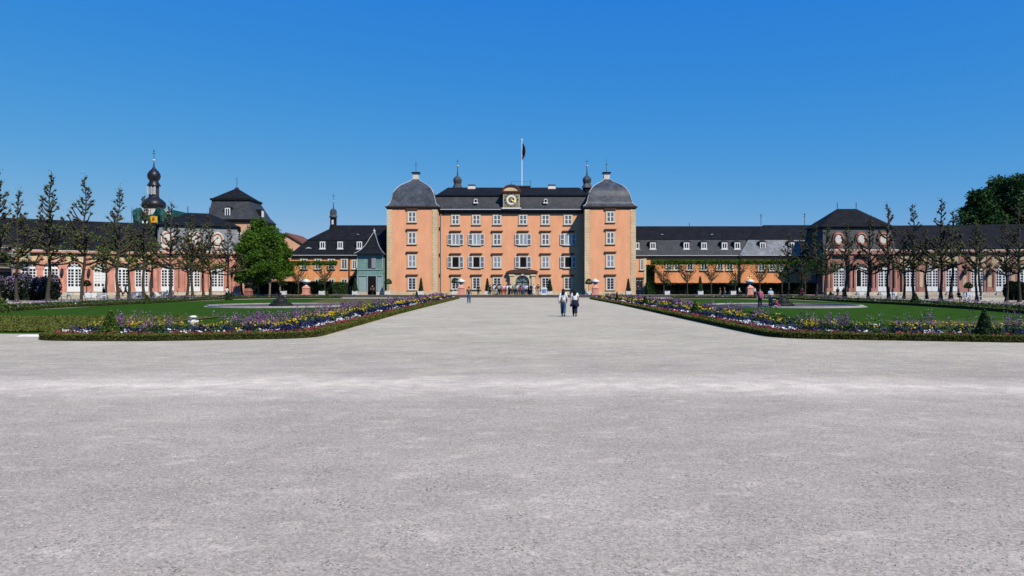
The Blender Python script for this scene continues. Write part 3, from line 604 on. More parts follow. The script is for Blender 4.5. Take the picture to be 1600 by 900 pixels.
# ------------------------------------------------------------ side wings of the palace
def dormer(root, x, y, z, w=.95, h=1.25, gable=True, depth=1.8):
    F = flat(x, y); d = MB(F); d.box(-w/2-.1, w/2+.1, -depth, 0, z-.1, z+h+.1)
    if gable: d.extr([(-w/2-.3, z+h+.1), (w/2+.3, z+h+.1), (0, z+h+.55)], -depth, .12)
    do = d.build('dormer', 'slate_mid', root)
    f = MB(F); t = .16
    f.box(-w/2, -w/2+t, 0, .08, z, z+h).box(w/2-t, w/2, 0, .08, z, z+h).box(-w/2+t, w/2-t, 0, .08, z, z+t).box(-w/2+t, w/2-t, 0, .08, z+h-t, z+h).box(-.06, .06, 0, .08, z+t, z+h-t).box(-w/2-.12, w/2+.12, 0, .14, z-.14, z-.002)
    f.build('window', 'white', do); MB(F).box(-w/2+t, w/2-t, 0, .04, z+t, z+h-t).build('pane', 'glass', do); return do
def eyebrow(root, x, y, z, w=1.3):
    F = flat(x, y); MB(F).extr([(-w, 0+z), (w, z), (w*.4, z+.2), (0, z+.55), (-w*.4, z+.2)], -1.6, .25).build('eyebrow_dormer', 'slate_dark', root)
    MB(F).extr([(-w*.5, z+.02), (w*.5, z+.02), (w*.2, z+.2), (0, z+.3), (-w*.2, z+.2)], .25, .28).build('vent', 'lead', root)
def wing(root, x0, x1, Y, depth, hipL, hipR, lower, wall, eave_z=7.25, brk=(2.2, 10.15), ridge=(6.5, 13.2)):
    MB().box(x0, x1, Y, Y+depth, TZ, eave_z-.25).build('wall', wall, root)
    MB().box(x0-.02, x1+.02, Y-.06, Y-.0, TZ, TZ+.5).build('plinth', 'beige', root)
    MB().box(x0-(.35 if hipL else 0), x1+(.35 if hipR else 0), Y-.35, Y+depth, eave_z-.248, eave_z).build('eaves', 'cornice', root)
    MB().tube([(x0, Y-.42, eave_z+.02), (x1, Y-.42, eave_z+.02)], .08, 6).build('gutter', 'lead', root)
    by, bz = brk; ry, rz_ = ridge; a0 = x0-(.4 if hipL else 0); a1 = x1+(.4 if hipR else 0)
    b0 = x0+(by if hipL else 0); b1 = x1-(by if hipR else 0); c0 = x0+(ry if hipL else 0); c1 = x1-(ry if hipR else 0)
    m = MB(); m.add([(a0, Y-.4, eave_z), (a1, Y-.4, eave_z), (b1, Y+by, bz), (b0, Y+by, bz), (a0, Y+depth, eave_z), (b0, Y+depth-by, bz), (a1, Y+depth, eave_z), (b1, Y+depth-by, bz)], [(0, 1, 2, 3), (0, 3, 5, 4), (1, 6, 7, 2), (4, 5, 7, 6)]); m.build('mansard_roof', lower, root)
    u = MB(); u.add([(b0-.12, Y+by-.12, bz), (b1+.12, Y+by-.12, bz), (b1+.12, Y+depth-by, bz), (b0-.12, Y+depth-by, bz), (c0, Y+ry, rz_), (c1, Y+ry, rz_)], [(0, 1, 5, 4), (1, 2, 5), (2, 3, 4, 5), (3, 0, 4)]); u.build('upper_roof', 'slate_dark', root)
WY = 124.5
lw = empty('left_wing', (-32, WY, TZ), 'orange two storey wing with dark hipped slate roof left of the palace tower', 'building')
wing(lw, sx(455, WY), TW[0][0]-.02, WY, 13, True, False, 'slate_dark', 'plaster2')
for px in (504.5, 532, 562, 590): dormer(lw, sx(px, WY+.9), WY+.7, sz(388.5, WY+.7), gable=False)
eyebrow(lw, sx(483, WY+1), WY+1, sz(388.5, WY+1)); eyebrow(lw, sx(560, WY+4), WY+4, sz(368, WY+4))
FL = flat(0, WY)
for px in (475, 497, 518, 538): window(lw, FL, sx(px, WY), sz(420, WY), sz(405, WY), 1.0, 'glass', False)
for px in (475, 497, 518, 538): window(lw, FL, sx(px, WY), sz(452, WY), sz(436, WY), 1.0, 'glass', False)
window(lw, FL, sx(554, WY), sz(420, WY), sz(407, WY), .8, 'glass', False)
MB().tube([(sx(546, WY), WY-.12, 7), (sx(546, WY), WY-.12, TZ)], .1, 6).build('drainpipe', 'iron', lw)
MB(FL).box(sx(547, WY), sx(604, WY), 0, .03, TZ+.5, sz(431, WY)).build('passage', 'black', lw)
MB(FL).box(sx(547.5, WY), sx(549, WY), .0, .3, TZ, sz(447, WY)).box(sx(551, WY), sx(553.5, WY), .0, .3, TZ, sz(447, WY)).build('passage_post', 'plaster2', lw)
D = WY+6.5; x = sx(521, D); Z = lambda y: sz(y, D); s = D/1100
rt = MB().lathe((x, D, 0), [(6.5*s, Z(358)), (6*s, Z(355)), (5*s, Z(352)), (5*s, Z(340))], 8, False, pi/8).build('ridge_turret', 'slate_dark', lw)
MB().lathe((x, D, 0), [(6.4*s, Z(340)), (6.2*s, Z(338)), (5*s, Z(336)), (5.4*s, Z(333)), (5*s, Z(329.5)), (3.3*s, Z(327)), (1*s, Z(325.5)), (.6*s, Z(318)), (.2*s, Z(315))], 8, False, pi/8).build('turret_roof', 'domeslate', rt)
MB().box(x-.18, x+.18, D-.62, D-.55, Z(351), Z(344)).build('opening', 'offwhite', rt); MB().lathe((x, D, Z(315)), [(.02, -.16), (.16, 0), (.02, .16)], 8).build('ball', 'gold', rt)
MB().tube([(x, D, Z(315)), (x, D, Z(303))], .03, 4).tube([(x-.3, D, Z(306)), (x+.3, D, Z(306))], .03, 4).build('cross', 'iron', rt)
RY = 125.5
rw = empty('right_wing', (32, RY, TZ), 'long orange wing with grey mansard slate roof and white dormers right of the palace', 'building')
xm = sx(1163, RY)
wing(rw, TW[1][1]+.02, xm+13, RY, 13, False, False, 'slate_mid', 'plaster2', brk=(2.2, 10.3), ridge=(6.5, 13.1))
wing(rw, xm-.8, 66, RY-.5, 14, True, False, 'slate_sunlit', 'plaster2', brk=(2.0, 10.25), ridge=(6.3, 13.25))
for px in (994.5, 1020, 1072.5, 1100, 1132, 1152): dormer(rw, sx(px, RY+.7), RY+.7, sz(389, RY+.7), 1.0, 1.15)
for px in (1192, 1237): dormer(rw, sx(px, RY+.2), RY+.3, sz(389, RY+.3), 1.0, 1.15)
for px in (1034, 1112, 1234): eyebrow(rw, sx(px, RY+4), RY+4, sz(368, RY+4))
FR = flat(0, RY)
for px in (1058, 1078, 1100, 1125, 1140, 1160): window(rw, FR, sx(px, RY), sz(422, RY), sz(410, RY), 1.05, 'glass', False)
FR2 = flat(0, RY-.5)
for px in (1190, 1207, 1218, 1235, 1245, 1262): window(rw, FR2, sx(px, RY-.5), sz(423, RY), sz(411, RY), 1.15, 'glass', False)
for px in (1045,): window(rw, FR, sx(px, RY), sz(422, RY), sz(410, RY), .9, 'glass', False)
# gate lodge beside tower: quoined projection
lx0, lx1 = TW[1][1]+.02, sx(1010, 122)
MB().box(lx0, lx1, 122, RY+1, TZ, sz(401.5, 122)).build('porch_wall', 'plaster', rw)
FP_ = flat(0, 122); MB(FP_).box(lx1-.5, lx1, 0, .05, TZ, sz(402, 122)).box(lx0, lx1, 0, .06, TZ, TZ+.9).build('porch_quoin', 'beige', rw)
MB().box(lx0, lx1+.25, 121.75, RY+1, sz(401.5, 122)+.002, sz(399.5, 122)).build('porch_eaves', 'cornice', rw)
window(rw, FP_, sx(1003, 122), sz(421.5, 122), sz(405.5, 122), .62, 'glass', False, .1); window(rw, FP_, sx(996.8, 122)+.25, sz(453, 122), sz(438, 122), .95, 'glass', True, .1)
for px, y0, y1 in ((1189, 352, 334), (1257, 352, 333), (1077, 353, 348)):
    D = RY+6.5; x = sx(px, D); mb = MB(); mb.tube([(x, D, sz(y0, D)), (x, D, sz(y1, D))], .05, 4)
    if y1 < 340: mb.tube([(x-.3, D, sz(y1+2, D)), (x+.3, D, sz(y1+2, D))], .03, 4).tube([(x-.2, D, sz(y1+5, D)), (x+.2, D, sz(y1+5, D))], .03, 4)
    mb.build('antenna', 'iron', rw)
# gabled house behind
gh = empty('gabled_house', (sx(452, 150), 150, 0), 'pale peach gable end of a house peeping above the trees', 'house')
D = 150; pk = (sx(447, D), sz(366, D)); mb = MB(); mb.extr([(sx(425, D), 0), (sx(472, D), 0), (sx(470, D), sz(380, D)), pk, (sx(425, D), sz(386, D))], D, D+12); mb.build('wall', 'plaster3', gh)
mb = MB(); mb.extr([(pk[0]-.1, pk[1]+.05), (sx(475, D), sz(383, D)), (sx(475, D), sz(383, D)+.35), (pk[0], pk[1]+.4), (sx(423, D), sz(387, D)+.35), (sx(423, D), sz(387, D))], D-.3, D+12); mb.build('roof', 'redroof', gh)
# ------------------------------------------------------------ green pavilion
GY = 117.5; gp = empty('garden_pavilion', (sx(578, GY), GY, TZ), 'small verdigris green wooden pavilion with curved pointed slate roof by the left tower', 'pavilion')
g0, g1 = sx(558, GY), sx(598, GY); gt = sz(397.5, GY)
MB().box(g0, g1, GY, GY+7.4, TZ+.5, gt).build('wall', 'verdigris', gp); MB().box(g0-.04, g1+.04, GY-.05, GY+7.4, TZ, TZ+.498).build('plinth', 'palebeige', gp)
FG = flat(0, GY); tr = MB(FG)
for z in (sz(430.5, GY), sz(421, GY)): tr.box(g0-.05, g1+.05, .0, .1, z-.07, z+.07)
for px in (558.6, 574, 588.5, 597.4): tr.box(sx(px, GY)-.09, sx(px, GY)+.09, 0, .08, TZ+.5, sz(431.3, GY))
for px in (558.6, 597.4): tr.box(sx(px, GY)-.09, sx(px, GY)+.09, 0, .08, sz(420, GY), gt)
for z in np.arange(sz(420, GY)+.25, gt, .3): tr.box(g0+.2, g1-.2, 0, .025, z-.015, z+.015)
tr.build('trim', 'verdigris_pale', gp)
w1 = MB(FG).box(sx(574.6, GY), sx(587.8, GY), 0, .05, TZ, sz(432.5, GY)).build('door', 'black', gp)
w2 = MB(FG).box(sx(561, GY), sx(572.5, GY), 0, .05, sz(456, GY), sz(433, GY)).build('window', 'verdigris_pale', gp); MB(FG).box(sx(590, GY), sx(596.3, GY), 0, .05, sz(456, GY), sz(433, GY)).build('window', 'verdigris_pale', gp)
uw = MB(FG).box(sx(575, GY), sx(580.5, GY), .0, .05, sz(419, GY), sz(401, GY)).build('window', 'glass', gp); MB(FG).box(sx(580.7, GY), sx(587.5, GY), .0, .1, sz(419, GY), sz(401, GY)).build('shutter', 'shutter_dim', uw)
rp_ = [(23.5, 396.3), (20.5, 394.3), (16, 390.5), (11.5, 384.5), (8, 378), (5, 371.5), (2.8, 367), (1.5, 364.5)]
gcx = (g0+g1)/2; gcy = GY+3.7; gk = 3.7/2.14; s = GY/1100; ro = MB(); rd = MB(); PP = [(r*s, sz(y, gcy-r*s*gk)) for r, y in rp_]
for sd in range(4):
    cs, sn = [(1, 0), (0, 1), (-1, 0), (0, -1)][sd]; vs = []
    for r, z in PP:
        for u in (-1, 1): x_, y_ = r*u, -r; vs.append((gcx+x_*cs-y_*sn, gcy+(x_*sn+y_*cs)*gk, z))
    ro.add(vs, [(j*2, j*2+1, j*2+3, j*2+2) for j in range(len(PP)-1)], True)
    rd.tube([(gcx+r*(-1 if sd in (0, 3) else 1), gcy+r*gk*(-1 if sd < 2 else 1), z+.02) for r, z in PP], .05, 4)
ro_ = ro.build('roof', 'slate_dark', gp); rd.build('ridge_flashing', 'lead', ro_); MB().frus((g0-.3, g1+.3, GY-.3, GY+7.7), gt, (g0-.4, g1+.4, GY-.4, GY+7.8), gt+.14).build('eaves', 'lead', gp)
MB().lathe((gcx, gcy, PP[-1][1]-.1), [(.12, 0), (.3, .1), (.12, .3), (.25, .45), (.2, .6), (.06, .75), (.02, 1.0)], 10).build('finial', 'lead', ro_)
# ------------------------------------------------------------ arcaded quarter-circle buildings
def arch_door(root, F, c, style='door', z0=.95, zs=4.6, r=1.0, open_left=False, with_sheet=False):
    n = 12; arc = [(c+r*math.cos(a), zs+r*math.sin(a)) for a in [pi*j/n for j in range(n+1)]]
    fr = MB(F); t = .15
    fr.box(c-r, c-r+t, .02, .12, z0, zs).box(c+r-t, c+r, .02, .12, z0, zs).box(c-.11, c+.11, .02, .14, z0, zs-.12).box(c-r+t, c+r-t, .02, .14, zs-.12, zs+.22).box(c-r+t, c+r-t, .02, .12, z0, z0+.85)
    for j in range(1, 6):
        z = z0+.85+(zs-.1-z0-.85)*j/6
        fr.box(c-r+t, c-.11, .02, .10, z-.05, z+.05).box(c+.11, c+r-t, .02, .10, z-.05, z+.05)
    for q in (-.5, .5): 
        if not (open_left and q < 0): fr.box(c+q*1.0-.05, c+q*1.0+.05, .02, .10, z0+.85, zs-.12)
    for a in (pi*.3, pi*.5, pi*.7):
        fr.tube([(c, .08, zs+.2), (c+r*.95*math.cos(a), .08, zs+r*.95*math.sin(a))], .055, 4)
    arcs = [(c+r*.55*math.cos(a), .08, zs+.1+r*.55*math.sin(a)) for a in (.25, .9, 1.57, 2.24, 2.9)]; fr.tube(arcs, .045, 4)
    wo = fr.build('arched_door', 'white', root)
    MB(F).extr([(c-r, z0), (c+r, z0)]+arc, -.02, .03).build('pane', 'glass', wo)
    if open_left: MB(F).box(c-r+t, c-.11, .03, .115, z0, zs-.13).build('opening', 'black', wo)
    if with_sheet: MB(F).box(c-r+t, c+r-t, .031, .05, z0+1.4, zs-.6).build('white_sheet', 'white', wo)  # plain white sheet just in front of the dark pane
    sr = MB(F)
    r2 = r+.34
    for j in range(n):
        a, b = pi*j/n, pi*(j+1)/n
        sr.extr([(c+r*math.cos(a), zs+r*math.sin(a)), (c+r2*math.cos(a), zs+r2*math.sin(a)), (c+r2*math.cos(b), zs+r2*math.sin(b)), (c+r*math.cos(b), zs+r*math.sin(b))], -.02, .24)
    sr.box(c-r2, c-r, -.02, .24, z0-.1, zs).box(c+r, c+r2, -.02, .24, z0-.1, zs)
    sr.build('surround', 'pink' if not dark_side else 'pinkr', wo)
    MB(F).box(c-r-.2, c+r+.2, .24, .9, .38, z0-.35).box(c-r, c+r, .24, .6, z0-.349, z0-.1).build('step', 'palebeige', wo)
    return wo
M['pinkr'] = mat('darker_pink_sandstone', (.44, .21, .165), .9, .22, .7, .15, 12, streak=.25)  # darker version of the pink stone for the right arcade
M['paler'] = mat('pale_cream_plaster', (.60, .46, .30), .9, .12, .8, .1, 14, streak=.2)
dark_side = False
def arcade(side):
    global dark_side
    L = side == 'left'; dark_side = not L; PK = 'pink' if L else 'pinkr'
    CX, CY, RR = ARC[side]; dz = 0 if L else .5
    F0 = lambda s, d, z: (CX+(RR-d)*math.sin(s/RR), CY+(RR-d)*math.cos(s/RR), z)
    S = lambda px: th_px(px, RR, (CX, CY))[0]*RR
    F1 = lambda s, d, z: F0(s, d+.5, z)
    sg = -1 if L else 1
    if L: pav = [262, 303, 340]; lo, hi = S(244), S(375); others = [221.5, 190.5, 157.5, 116.5, 80, 45, 8]
    else: pav = [1308, 1343.5, 1378]; lo, hi = S(1283), S(1397); others = [1421, 1456, 1486.5, 1526, 1565, 1599]
    m = F0((lo+hi)/2, .5, 0)
    rt = empty('arcade_building', (m[0], m[1], TZ), ('pink sandstone arcade building with arched white doors, left of the palace' if L else 'weathered pink sandstone arcade building with arched white doors, right of the palace'), 'building')
    sOut = (lo if L else hi)+sg*62; a, b = sorted((lo if L else hi, sOut)); n = 40
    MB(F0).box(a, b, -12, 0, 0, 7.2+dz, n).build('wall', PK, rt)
    MB(F0).box(a, b, 0, .5, 0, .85, n).build('plinth', 'palebeige', rt)
    MB(F0).box(a, b, -.3, .3, 6.75+dz, 7.0+dz, n).box(a, b, -.3, .55, 7.002+dz, 7.3+dz, n).build('cornice', PK, rt)
    MB(F0).box(a, b, -.3, .5, 7.302+dz, 7.42+dz, n).build('cornice_top', 'offwhite', rt)  # off-white colour stands for sunlight caught along the cornice top
    MB(F0).box(a, b, -.02, .12, 4.5, 4.68, n).build('string_course', PK, rt)
    for (d0, z0, d1, z1, nm_, mm) in ((.2, 7.42+dz, -6, 12.6, 'roof', 'slate_dark'), (-12, 7.42+dz, -6, 12.6, 'roof', 'slate_dark')):
        mb = MB(F0)
        for i in range(n):
            u, v = a+(b-a)*i/n, a+(b-a)*(i+1)/n; mb.add([(u, d0, z0), (v, d0, z0), (v, d1, z1), (u, d1, z1)], [(0, 1, 2, 3)])
        mb.build(nm_, mm, rt)
    # wing bays
    C_ = [S(p) for p in others]; sp = abs(C_[1]-C_[0]); 
    while abs(C_[-1]-sOut) > 4.5 and len(C_) < 13: C_.append(C_[-1]+sg*4.0)
    for i, c in enumerate(C_):
        arch_door(rt, F0, c, with_sheet=(L and i == 2))
        nb = C_[i+1] if i+1 < len(C_) else c+sg*4.0; mid = (c+nb)/2; gap = abs(nb-c)
        # pilaster between bays
        pw = .42 if gap < 3.9 else .8
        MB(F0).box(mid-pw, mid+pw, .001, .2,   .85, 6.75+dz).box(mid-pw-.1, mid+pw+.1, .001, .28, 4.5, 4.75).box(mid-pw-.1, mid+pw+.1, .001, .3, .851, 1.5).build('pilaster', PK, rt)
        # cream panel round the arch head
        a0, a1 = sorted((c-sg*min(gap, 4.2)/2+sg*pw, c+sg*gap/2-sg*pw)); pn = MB(F0)
        ap = [(c+1.3*math.cos(u), 4.6+1.3*math.sin(u)) for u in [pi*j/12 for j in range(13)]]
        for u, v in zip(ap, ap[1:]): pn.extr([u, (u[0], 6.45+dz), (v[0], 6.45+dz), v], 0, .10)
        pn.box(c-1.62, c-1.3, 0, .10, 4.76, 6.45+dz).box(c+1.3, c+1.62, 0, .10, 4.76, 6.45+dz)
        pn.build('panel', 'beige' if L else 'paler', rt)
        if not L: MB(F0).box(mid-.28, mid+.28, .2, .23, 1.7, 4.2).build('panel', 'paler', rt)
    for px in ((97, 139) if L else (1405, 1505, 1544)):
        c = S(px); F = F0
        MB(F).extr([(c-.1, 3.65), (c+.1, 3.65), (c+.24, 4.15), (c+.14, 4.45), (c, 4.7), (c-.14, 4.45), (c-.24, 4.15)], .35, .8).tube([(c, 0, 4.6), (c, .6, 4.75)], .04, 4).build('wall_lantern', 'iron', rt)
    # pavilion
    a, b = sorted((lo, hi)); F = F1
    DP = 13 if L else 8
    MB(F).box(a, b, -DP, 0, 0, 7.5+dz*.6, 10).build('pavilion_wall', PK, rt)
    MB(F).box(a, b, 0, .5, 0, .85, 6).build('pavilion_plinth', 'palebeige', rt)
    MB(F).box(a-.1, b+.1, -.3, .35, 6.9, 7.2, 6).box(a-.2, b+.2, -DP+1, .6, 7.202, 7.55+dz*.6, 6).build('pavilion_cornice', PK, rt)
    MB(F).box(a-.2, b+.2, -.3, .55, 7.552+dz*.6, 7.7+dz*.6, 6).build('pavilion_cornice_top', 'offwhite', rt)  # sunlit top edge of the pavilion cornice, again coloured off-white
    zb = 11.9 if not L else 12.0; zr = 15.3 if not L else 14.7
    fm = MB(F); fm.frus((a, b, -DP+.5, .1), 7.7+dz*.6, (a+.5, b-.5, -DP+1.2, -.9), zb); fm.build('mansard_roof', 'slate_sunlit' if L else 'slate_mid', rt)
    q0 = a+(b-a)*.36; q1 = a+(b-a)*.62
    fu = MB(F); fu.add([(a-.1, -.4, zb), (b+.1, -.4, zb), (b+.1, -DP+1, zb), (a-.1, -DP+1, zb), (q0, -DP/2, zr), (q1, -DP/2, zr)], [(0, 1, 5, 4), (1, 2, 5), (2, 3, 4, 5), (3, 0, 4), (0, 3, 2, 1)]); fu.build('upper_roof', 'slate_dark', rt)
    for q in (q0, q1): MB(F).tube([(q, -DP/2, zr), (q, -DP/2, zr+1.1)], .06, 4).build('finial', 'iron', rt)
    cs = [S(p) for p in pav]
    for i, c in enumerate(cs):
        arch_door(rt, F, c, open_left=(not L and i == 1))
        # round dormer
        dr_ = MB(F); zc_ = 9.75; n_ = 12
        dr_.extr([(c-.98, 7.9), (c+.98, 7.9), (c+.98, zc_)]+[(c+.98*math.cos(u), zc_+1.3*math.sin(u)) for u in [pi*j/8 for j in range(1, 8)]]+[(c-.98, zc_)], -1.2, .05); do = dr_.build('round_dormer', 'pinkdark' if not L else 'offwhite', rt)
        MB(F).extr([(c+.55*math.cos(u), zc_+.75*math.sin(u)) for u in [2*pi*j/14 for j in range(14)]], .05, .09).build('pane', 'offwhite', do)
        ring = MB(F); ring.tube([(c+.72*math.cos(u), .1, zc_+.95*math.sin(u)) for u in [2*pi*j/16 for j in range(17)]], .13, 5); ring.box(c-.6, c+.6, .05, .3, 7.95, 8.2).build('frame', PK, do)
    edges = [cs[0]-1.9*sg*(-1 if L else 1)*1, *[(x_+y_)/2 for x_, y_ in zip(cs, cs[1:])]]
    for e in sorted(set([min(cs)-1.85, max(cs)+1.85]+[(x_+y_)/2 for x_, y_ in zip(cs, cs[1:])])):
        MB(F).box(e-.42, e+.42, .001, .5, .85, 1.5).box(e-.45, e+.45, .001, .45, 6.3, 6.9).lathe((e, .1, 0), [(.36, 1.5), (.36, 4), (.32, 6.3)], 12).build('half_column', PK, rt)
    e = b if L else a
    qn = MB(F)
    for k in range(13):
        z = .86+k*.46; w_ = 1.5 if k % 2 else 1.3; x0, x1 = sorted((e, e-(w_ if L else -w_))); qn.box(x0, x1, .001, .09, z, z+.42)
    qn.build('rusticated_corner', PK, rt)
    for px in ((363.5, 370.5) if L else (1282.5,)):
        c = S(px); MB(F).extr([(c-.1, 3.65), (c+.1, 3.65), (c+.24, 4.15), (c+.14, 4.45), (c, 4.7), (c-.14, 4.45), (c-.24, 4.15)], .35, .8).tube([(c, 0, 4.6), (c, .6, 4.75)], .04, 4).build('wall_lantern', 'iron', rt)
    # low terrace in front of the arcade
    a, b = sorted((S(380) if L else S(1275), sOut)); prop(MB(F0).box(a, b, .5, 4.6, -.1, .34, 40).build('arcade_terrace', 'gravel'), kind='structure')
    return rt
arcade('left'); arcade('right')
# tall mansarded block behind the left arcade
TB = 134.0; tb = empty('mansard_block', (sx(362, TB), TB, 0), 'tall square block with steep two stage slate roof behind the left arcade', 'building')
a0, a1 = sx(322, TB), sx(398, TB); zE = sz(347, TB)
MB().box(a0, a1, TB, TB+10, 0, zE).build('wall', 'plaster3', tb); MB().frus((a0-.3, a1+.3, TB-.3, TB+10.3), zE, (a0-.6, a1+.6, TB-.6, TB+10.6), zE+.5).build('eaves', 'cornice', tb)
zB = sz(313, TB+1.8); c0, c1 = sx(331, TB+1.8), sx(389, TB+1.8)
MB().frus((a0-.6, a1+.6, TB-.6, TB+10.6), zE+.5, (a0+.3, a1-.3, TB+.5, TB+9.5), zE+1.6).frus((a0+.3, a1-.3, TB+.5, TB+9.5), zE+1.6, (c0, c1, TB+1.8, TB+8.2), zB).build('mansard_roof', 'slate_mid', tb)
MB().frus((c0-.25, c1+.25, TB+1.5, TB+8.5), zB+.002, (c0-.25, c1+.25, TB+1.5, TB+8.5), zB+.4).build('roof_break', 'slate_dark', tb)
MB().frus((c0, c1, TB+1.8, TB+8.2), zB+.4, ((c0+c1)/2-.3, (c0+c1)/2+.3, TB+4.7, TB+5.3), sz(295.5, TB+5)).build('upper_roof', 'slate_dark', tb)
xm_ = (c0+c1)/2; MB().tube([(xm_, TB+5, sz(297, TB+5)), (xm_, TB+5, sz(277, TB+5))], .05, 5).lathe((xm_, TB+5, sz(295, TB+5)), [(.3, -.3), (.45, 0), (.2, .3)], 8).build('finial', 'iron', tb)
do = dormer(tb, sx(356, TB+.4), TB+.3, sz(338, TB+.3), 1.0, 1.6, True, 2)
xx_ = a1-.2; db = MB(); db.box(xx_-1.5, xx_+.4, TB+3, TB+4.4, sz(340, TB+3), sz(327, TB+3)); db.build('dormer', 'slate_dark', tb)
MB().box(xx_+.4, xx_+.45, TB+3.1, TB+4.3, sz(339, TB+3), sz(329, TB+3)).build('window', 'white', tb)
FT = flat(0, TB)
for px in (372, 388): window(tb, FT, sx(px, TB), sz(372, TB), sz(358, TB), 1.1, 'glass', False)
# church tower
CD = 190.0; cxx = sx(240.5, CD); ct = empty('church_tower', (cxx, CD, 0), 'dark onion domed church tower wrapped in green scaffold netting at its foot', 'tower')
s = CD/1100; Z = lambda y: sz(y, CD)
MB().box(cxx-3.2, cxx+3.2, CD-3.2, CD+3.2, 0, Z(328)).build('wall', 'offwhite', ct)
MB().lathe((cxx, CD, 0), [(r*s, Z(y)) for r, y in [(12, 329), (13.5, 327), (17, 324), (17.7, 320), (16.5, 316), (12.5, 312), (8.5, 309.5), (7.5, 307)]], 16).build('lower_onion', 'copper', ct)
ln = MB().lathe((cxx, CD, 0), [(r*s, Z(y)) for r, y in [(7.3, 307), (7.3, 291)]], 8, False, pi/8).build('lantern', 'slate_mid', ct)
for q in (-1, 1):
    MB().box(cxx+q*3.3*s-1.7*s, cxx+q*3.3*s+1.7*s, CD-1.45, CD-1.3, Z(304.5), Z(293.5)).build('opening', 'curtain', ln)
MB().box(cxx-6.3*s, cxx-5.3*s, CD-1.5, CD-1.3, Z(305), Z(292)).box(cxx-.5*s, cxx+.5*s, CD-1.5, CD-1.3, Z(305), Z(292)).box(cxx+5.3*s, cxx+6.3*s, CD-1.5, CD-1.3, Z(305), Z(292)).build('opening_frame', 'offwhite', ln)
MB().lathe((cxx, CD, 0), [(r*s, Z(y)) for r, y in [(9.8, 291), (9.8, 289.5), (7.5, 286), (6.2, 283), (8.6, 280), (9.8, 276), (9.3, 272), (6.5, 267.5), (3, 264), (1.3, 260), (.6, 254)]], 16).build('upper_onion', 'copper', ct)
MB().lathe((cxx, CD, Z(250.5)), [(.02, -.36), (.32, -.1), (.32, .1), (.02, .36)], 10).build('ball', 'offwhite', ct)
MB().tube([(cxx, CD, Z(254)), (cxx, CD, Z(233))], .07, 5).tube([(cxx-.5, CD, Z(240)), (cxx+.5, CD, Z(240))], .06, 4).tube([(cxx-.3, CD, Z(236.5)), (cxx+.3, CD, Z(236.5))], .05, 4).build('cross', 'iron', ct)
net = MB(); ND = CD-5.5; n0, n1 = sx(208, ND), sx(267, ND); nx = 14; nz = 5; za, zb_ = sz(372, ND), sz(327, ND)
vs = [(n0+(n1-n0)*i/nx, ND+.5*math.sin(i*1.3+j), za+(zb_-za)*j/nz+(1.0*math.sin(i*.8)-.5 if j == nz else 0)) for j in range(nz+1) for i in range(nx+1)]
net.add(vs, [(j*(nx+1)+i, j*(nx+1)+i+1, (j+1)*(nx+1)+i+1, (j+1)*(nx+1)+i) for j in range(nz) for i in range(nx)]); net.box(n0, n0+.05, ND, ND+11, za, zb_).box(n1-.05, n1, ND, ND+11, za, zb_); no = net.build('scaffold_net', 'netting', ct)
pl = MB()
for i in range(0, 9): pl.tube([(n0+(n1-n0)*i/8, ND-.7, za), (n0+(n1-n0)*i/8, ND-.7, zb_+.5)], .06, 4)
pl.build('scaffold_pole', 'iron', ct)
MB().box(sx(235, ND-1), sx(246, ND-1), ND-1.05, ND-1, sz(347.5, ND-1), sz(338, ND-1)).build('banner', 'orange_sign', ct)
mx_, mz_ = sx(240, ND-1), sz(343, ND-1)
MB().tube([(mx_-.35, ND-1.08, mz_+.4), (mx_+.25, ND-1.08, mz_+.5), (mx_+.1, ND-1.08, mz_+.1), (mx_-.2, ND-1.08, mz_), (mx_-.4, ND-1.08, mz_-.4)], .09, 4).tube([(mx_-.2, ND-1.08, mz_), (mx_+.3, ND-1.08, mz_-.2)], .07, 4).build('banner_mark', 'black', ct)
MB().box(sx(222, ND-1), sx(231, ND-1), ND-.95, ND-.9, sz(353, ND-1), sz(345, ND-1)).build('sheet', 'white', ct)
# scaffolding on the arcade's left end
sd = empty('scaffolding', (-78, 103, 0), 'grey tube scaffolding with dark decks against the far left of the arcade', 'scaffolding')
ax_, ay_, ar_ = ARC['left']
F0 = lambda s_, d, z: (ax_+(ar_-d)*math.sin(s_/ar_), ay_+(ar_-d)*math.cos(s_/ar_), z)
ss = [th_px(p, ar_, (ax_, ay_))[0]*ar_ for p in (46, 20, -15, -50)]
tb_ = MB(F0)
for q in ss:
    for d in (.9, 2.0): tb_.tube([(q, d, .3), (q, d, 7.6)], .05, 5)
for z in (2.5, 4.6, 6.7, 7.5):
    tb_.tube([(ss[0], 2.0, z), (ss[-1], 2.0, z)], .045, 4); tb_.tube([(ss[0], .9, z), (ss[-1], .9, z)], .045, 4)
tb_.tube([(ss[0], 2.05, 6.7), (ss[1], 2.05, 4.6)], .045, 4).tube([(ss[1], 2.05, 4.6), (ss[0], 2.05, 2.5)], .045, 4); tb_.build('tube_frame', 'steel', sd)
for z in (2.4, 4.5, 6.4): MB(F0).box(ss[-1], ss[0], .9, 2.0, z-.08, z, 6).box(ss[-1], ss[1], .8, .85, z, z+1.6, 6).build('deck', 'boards', sd)

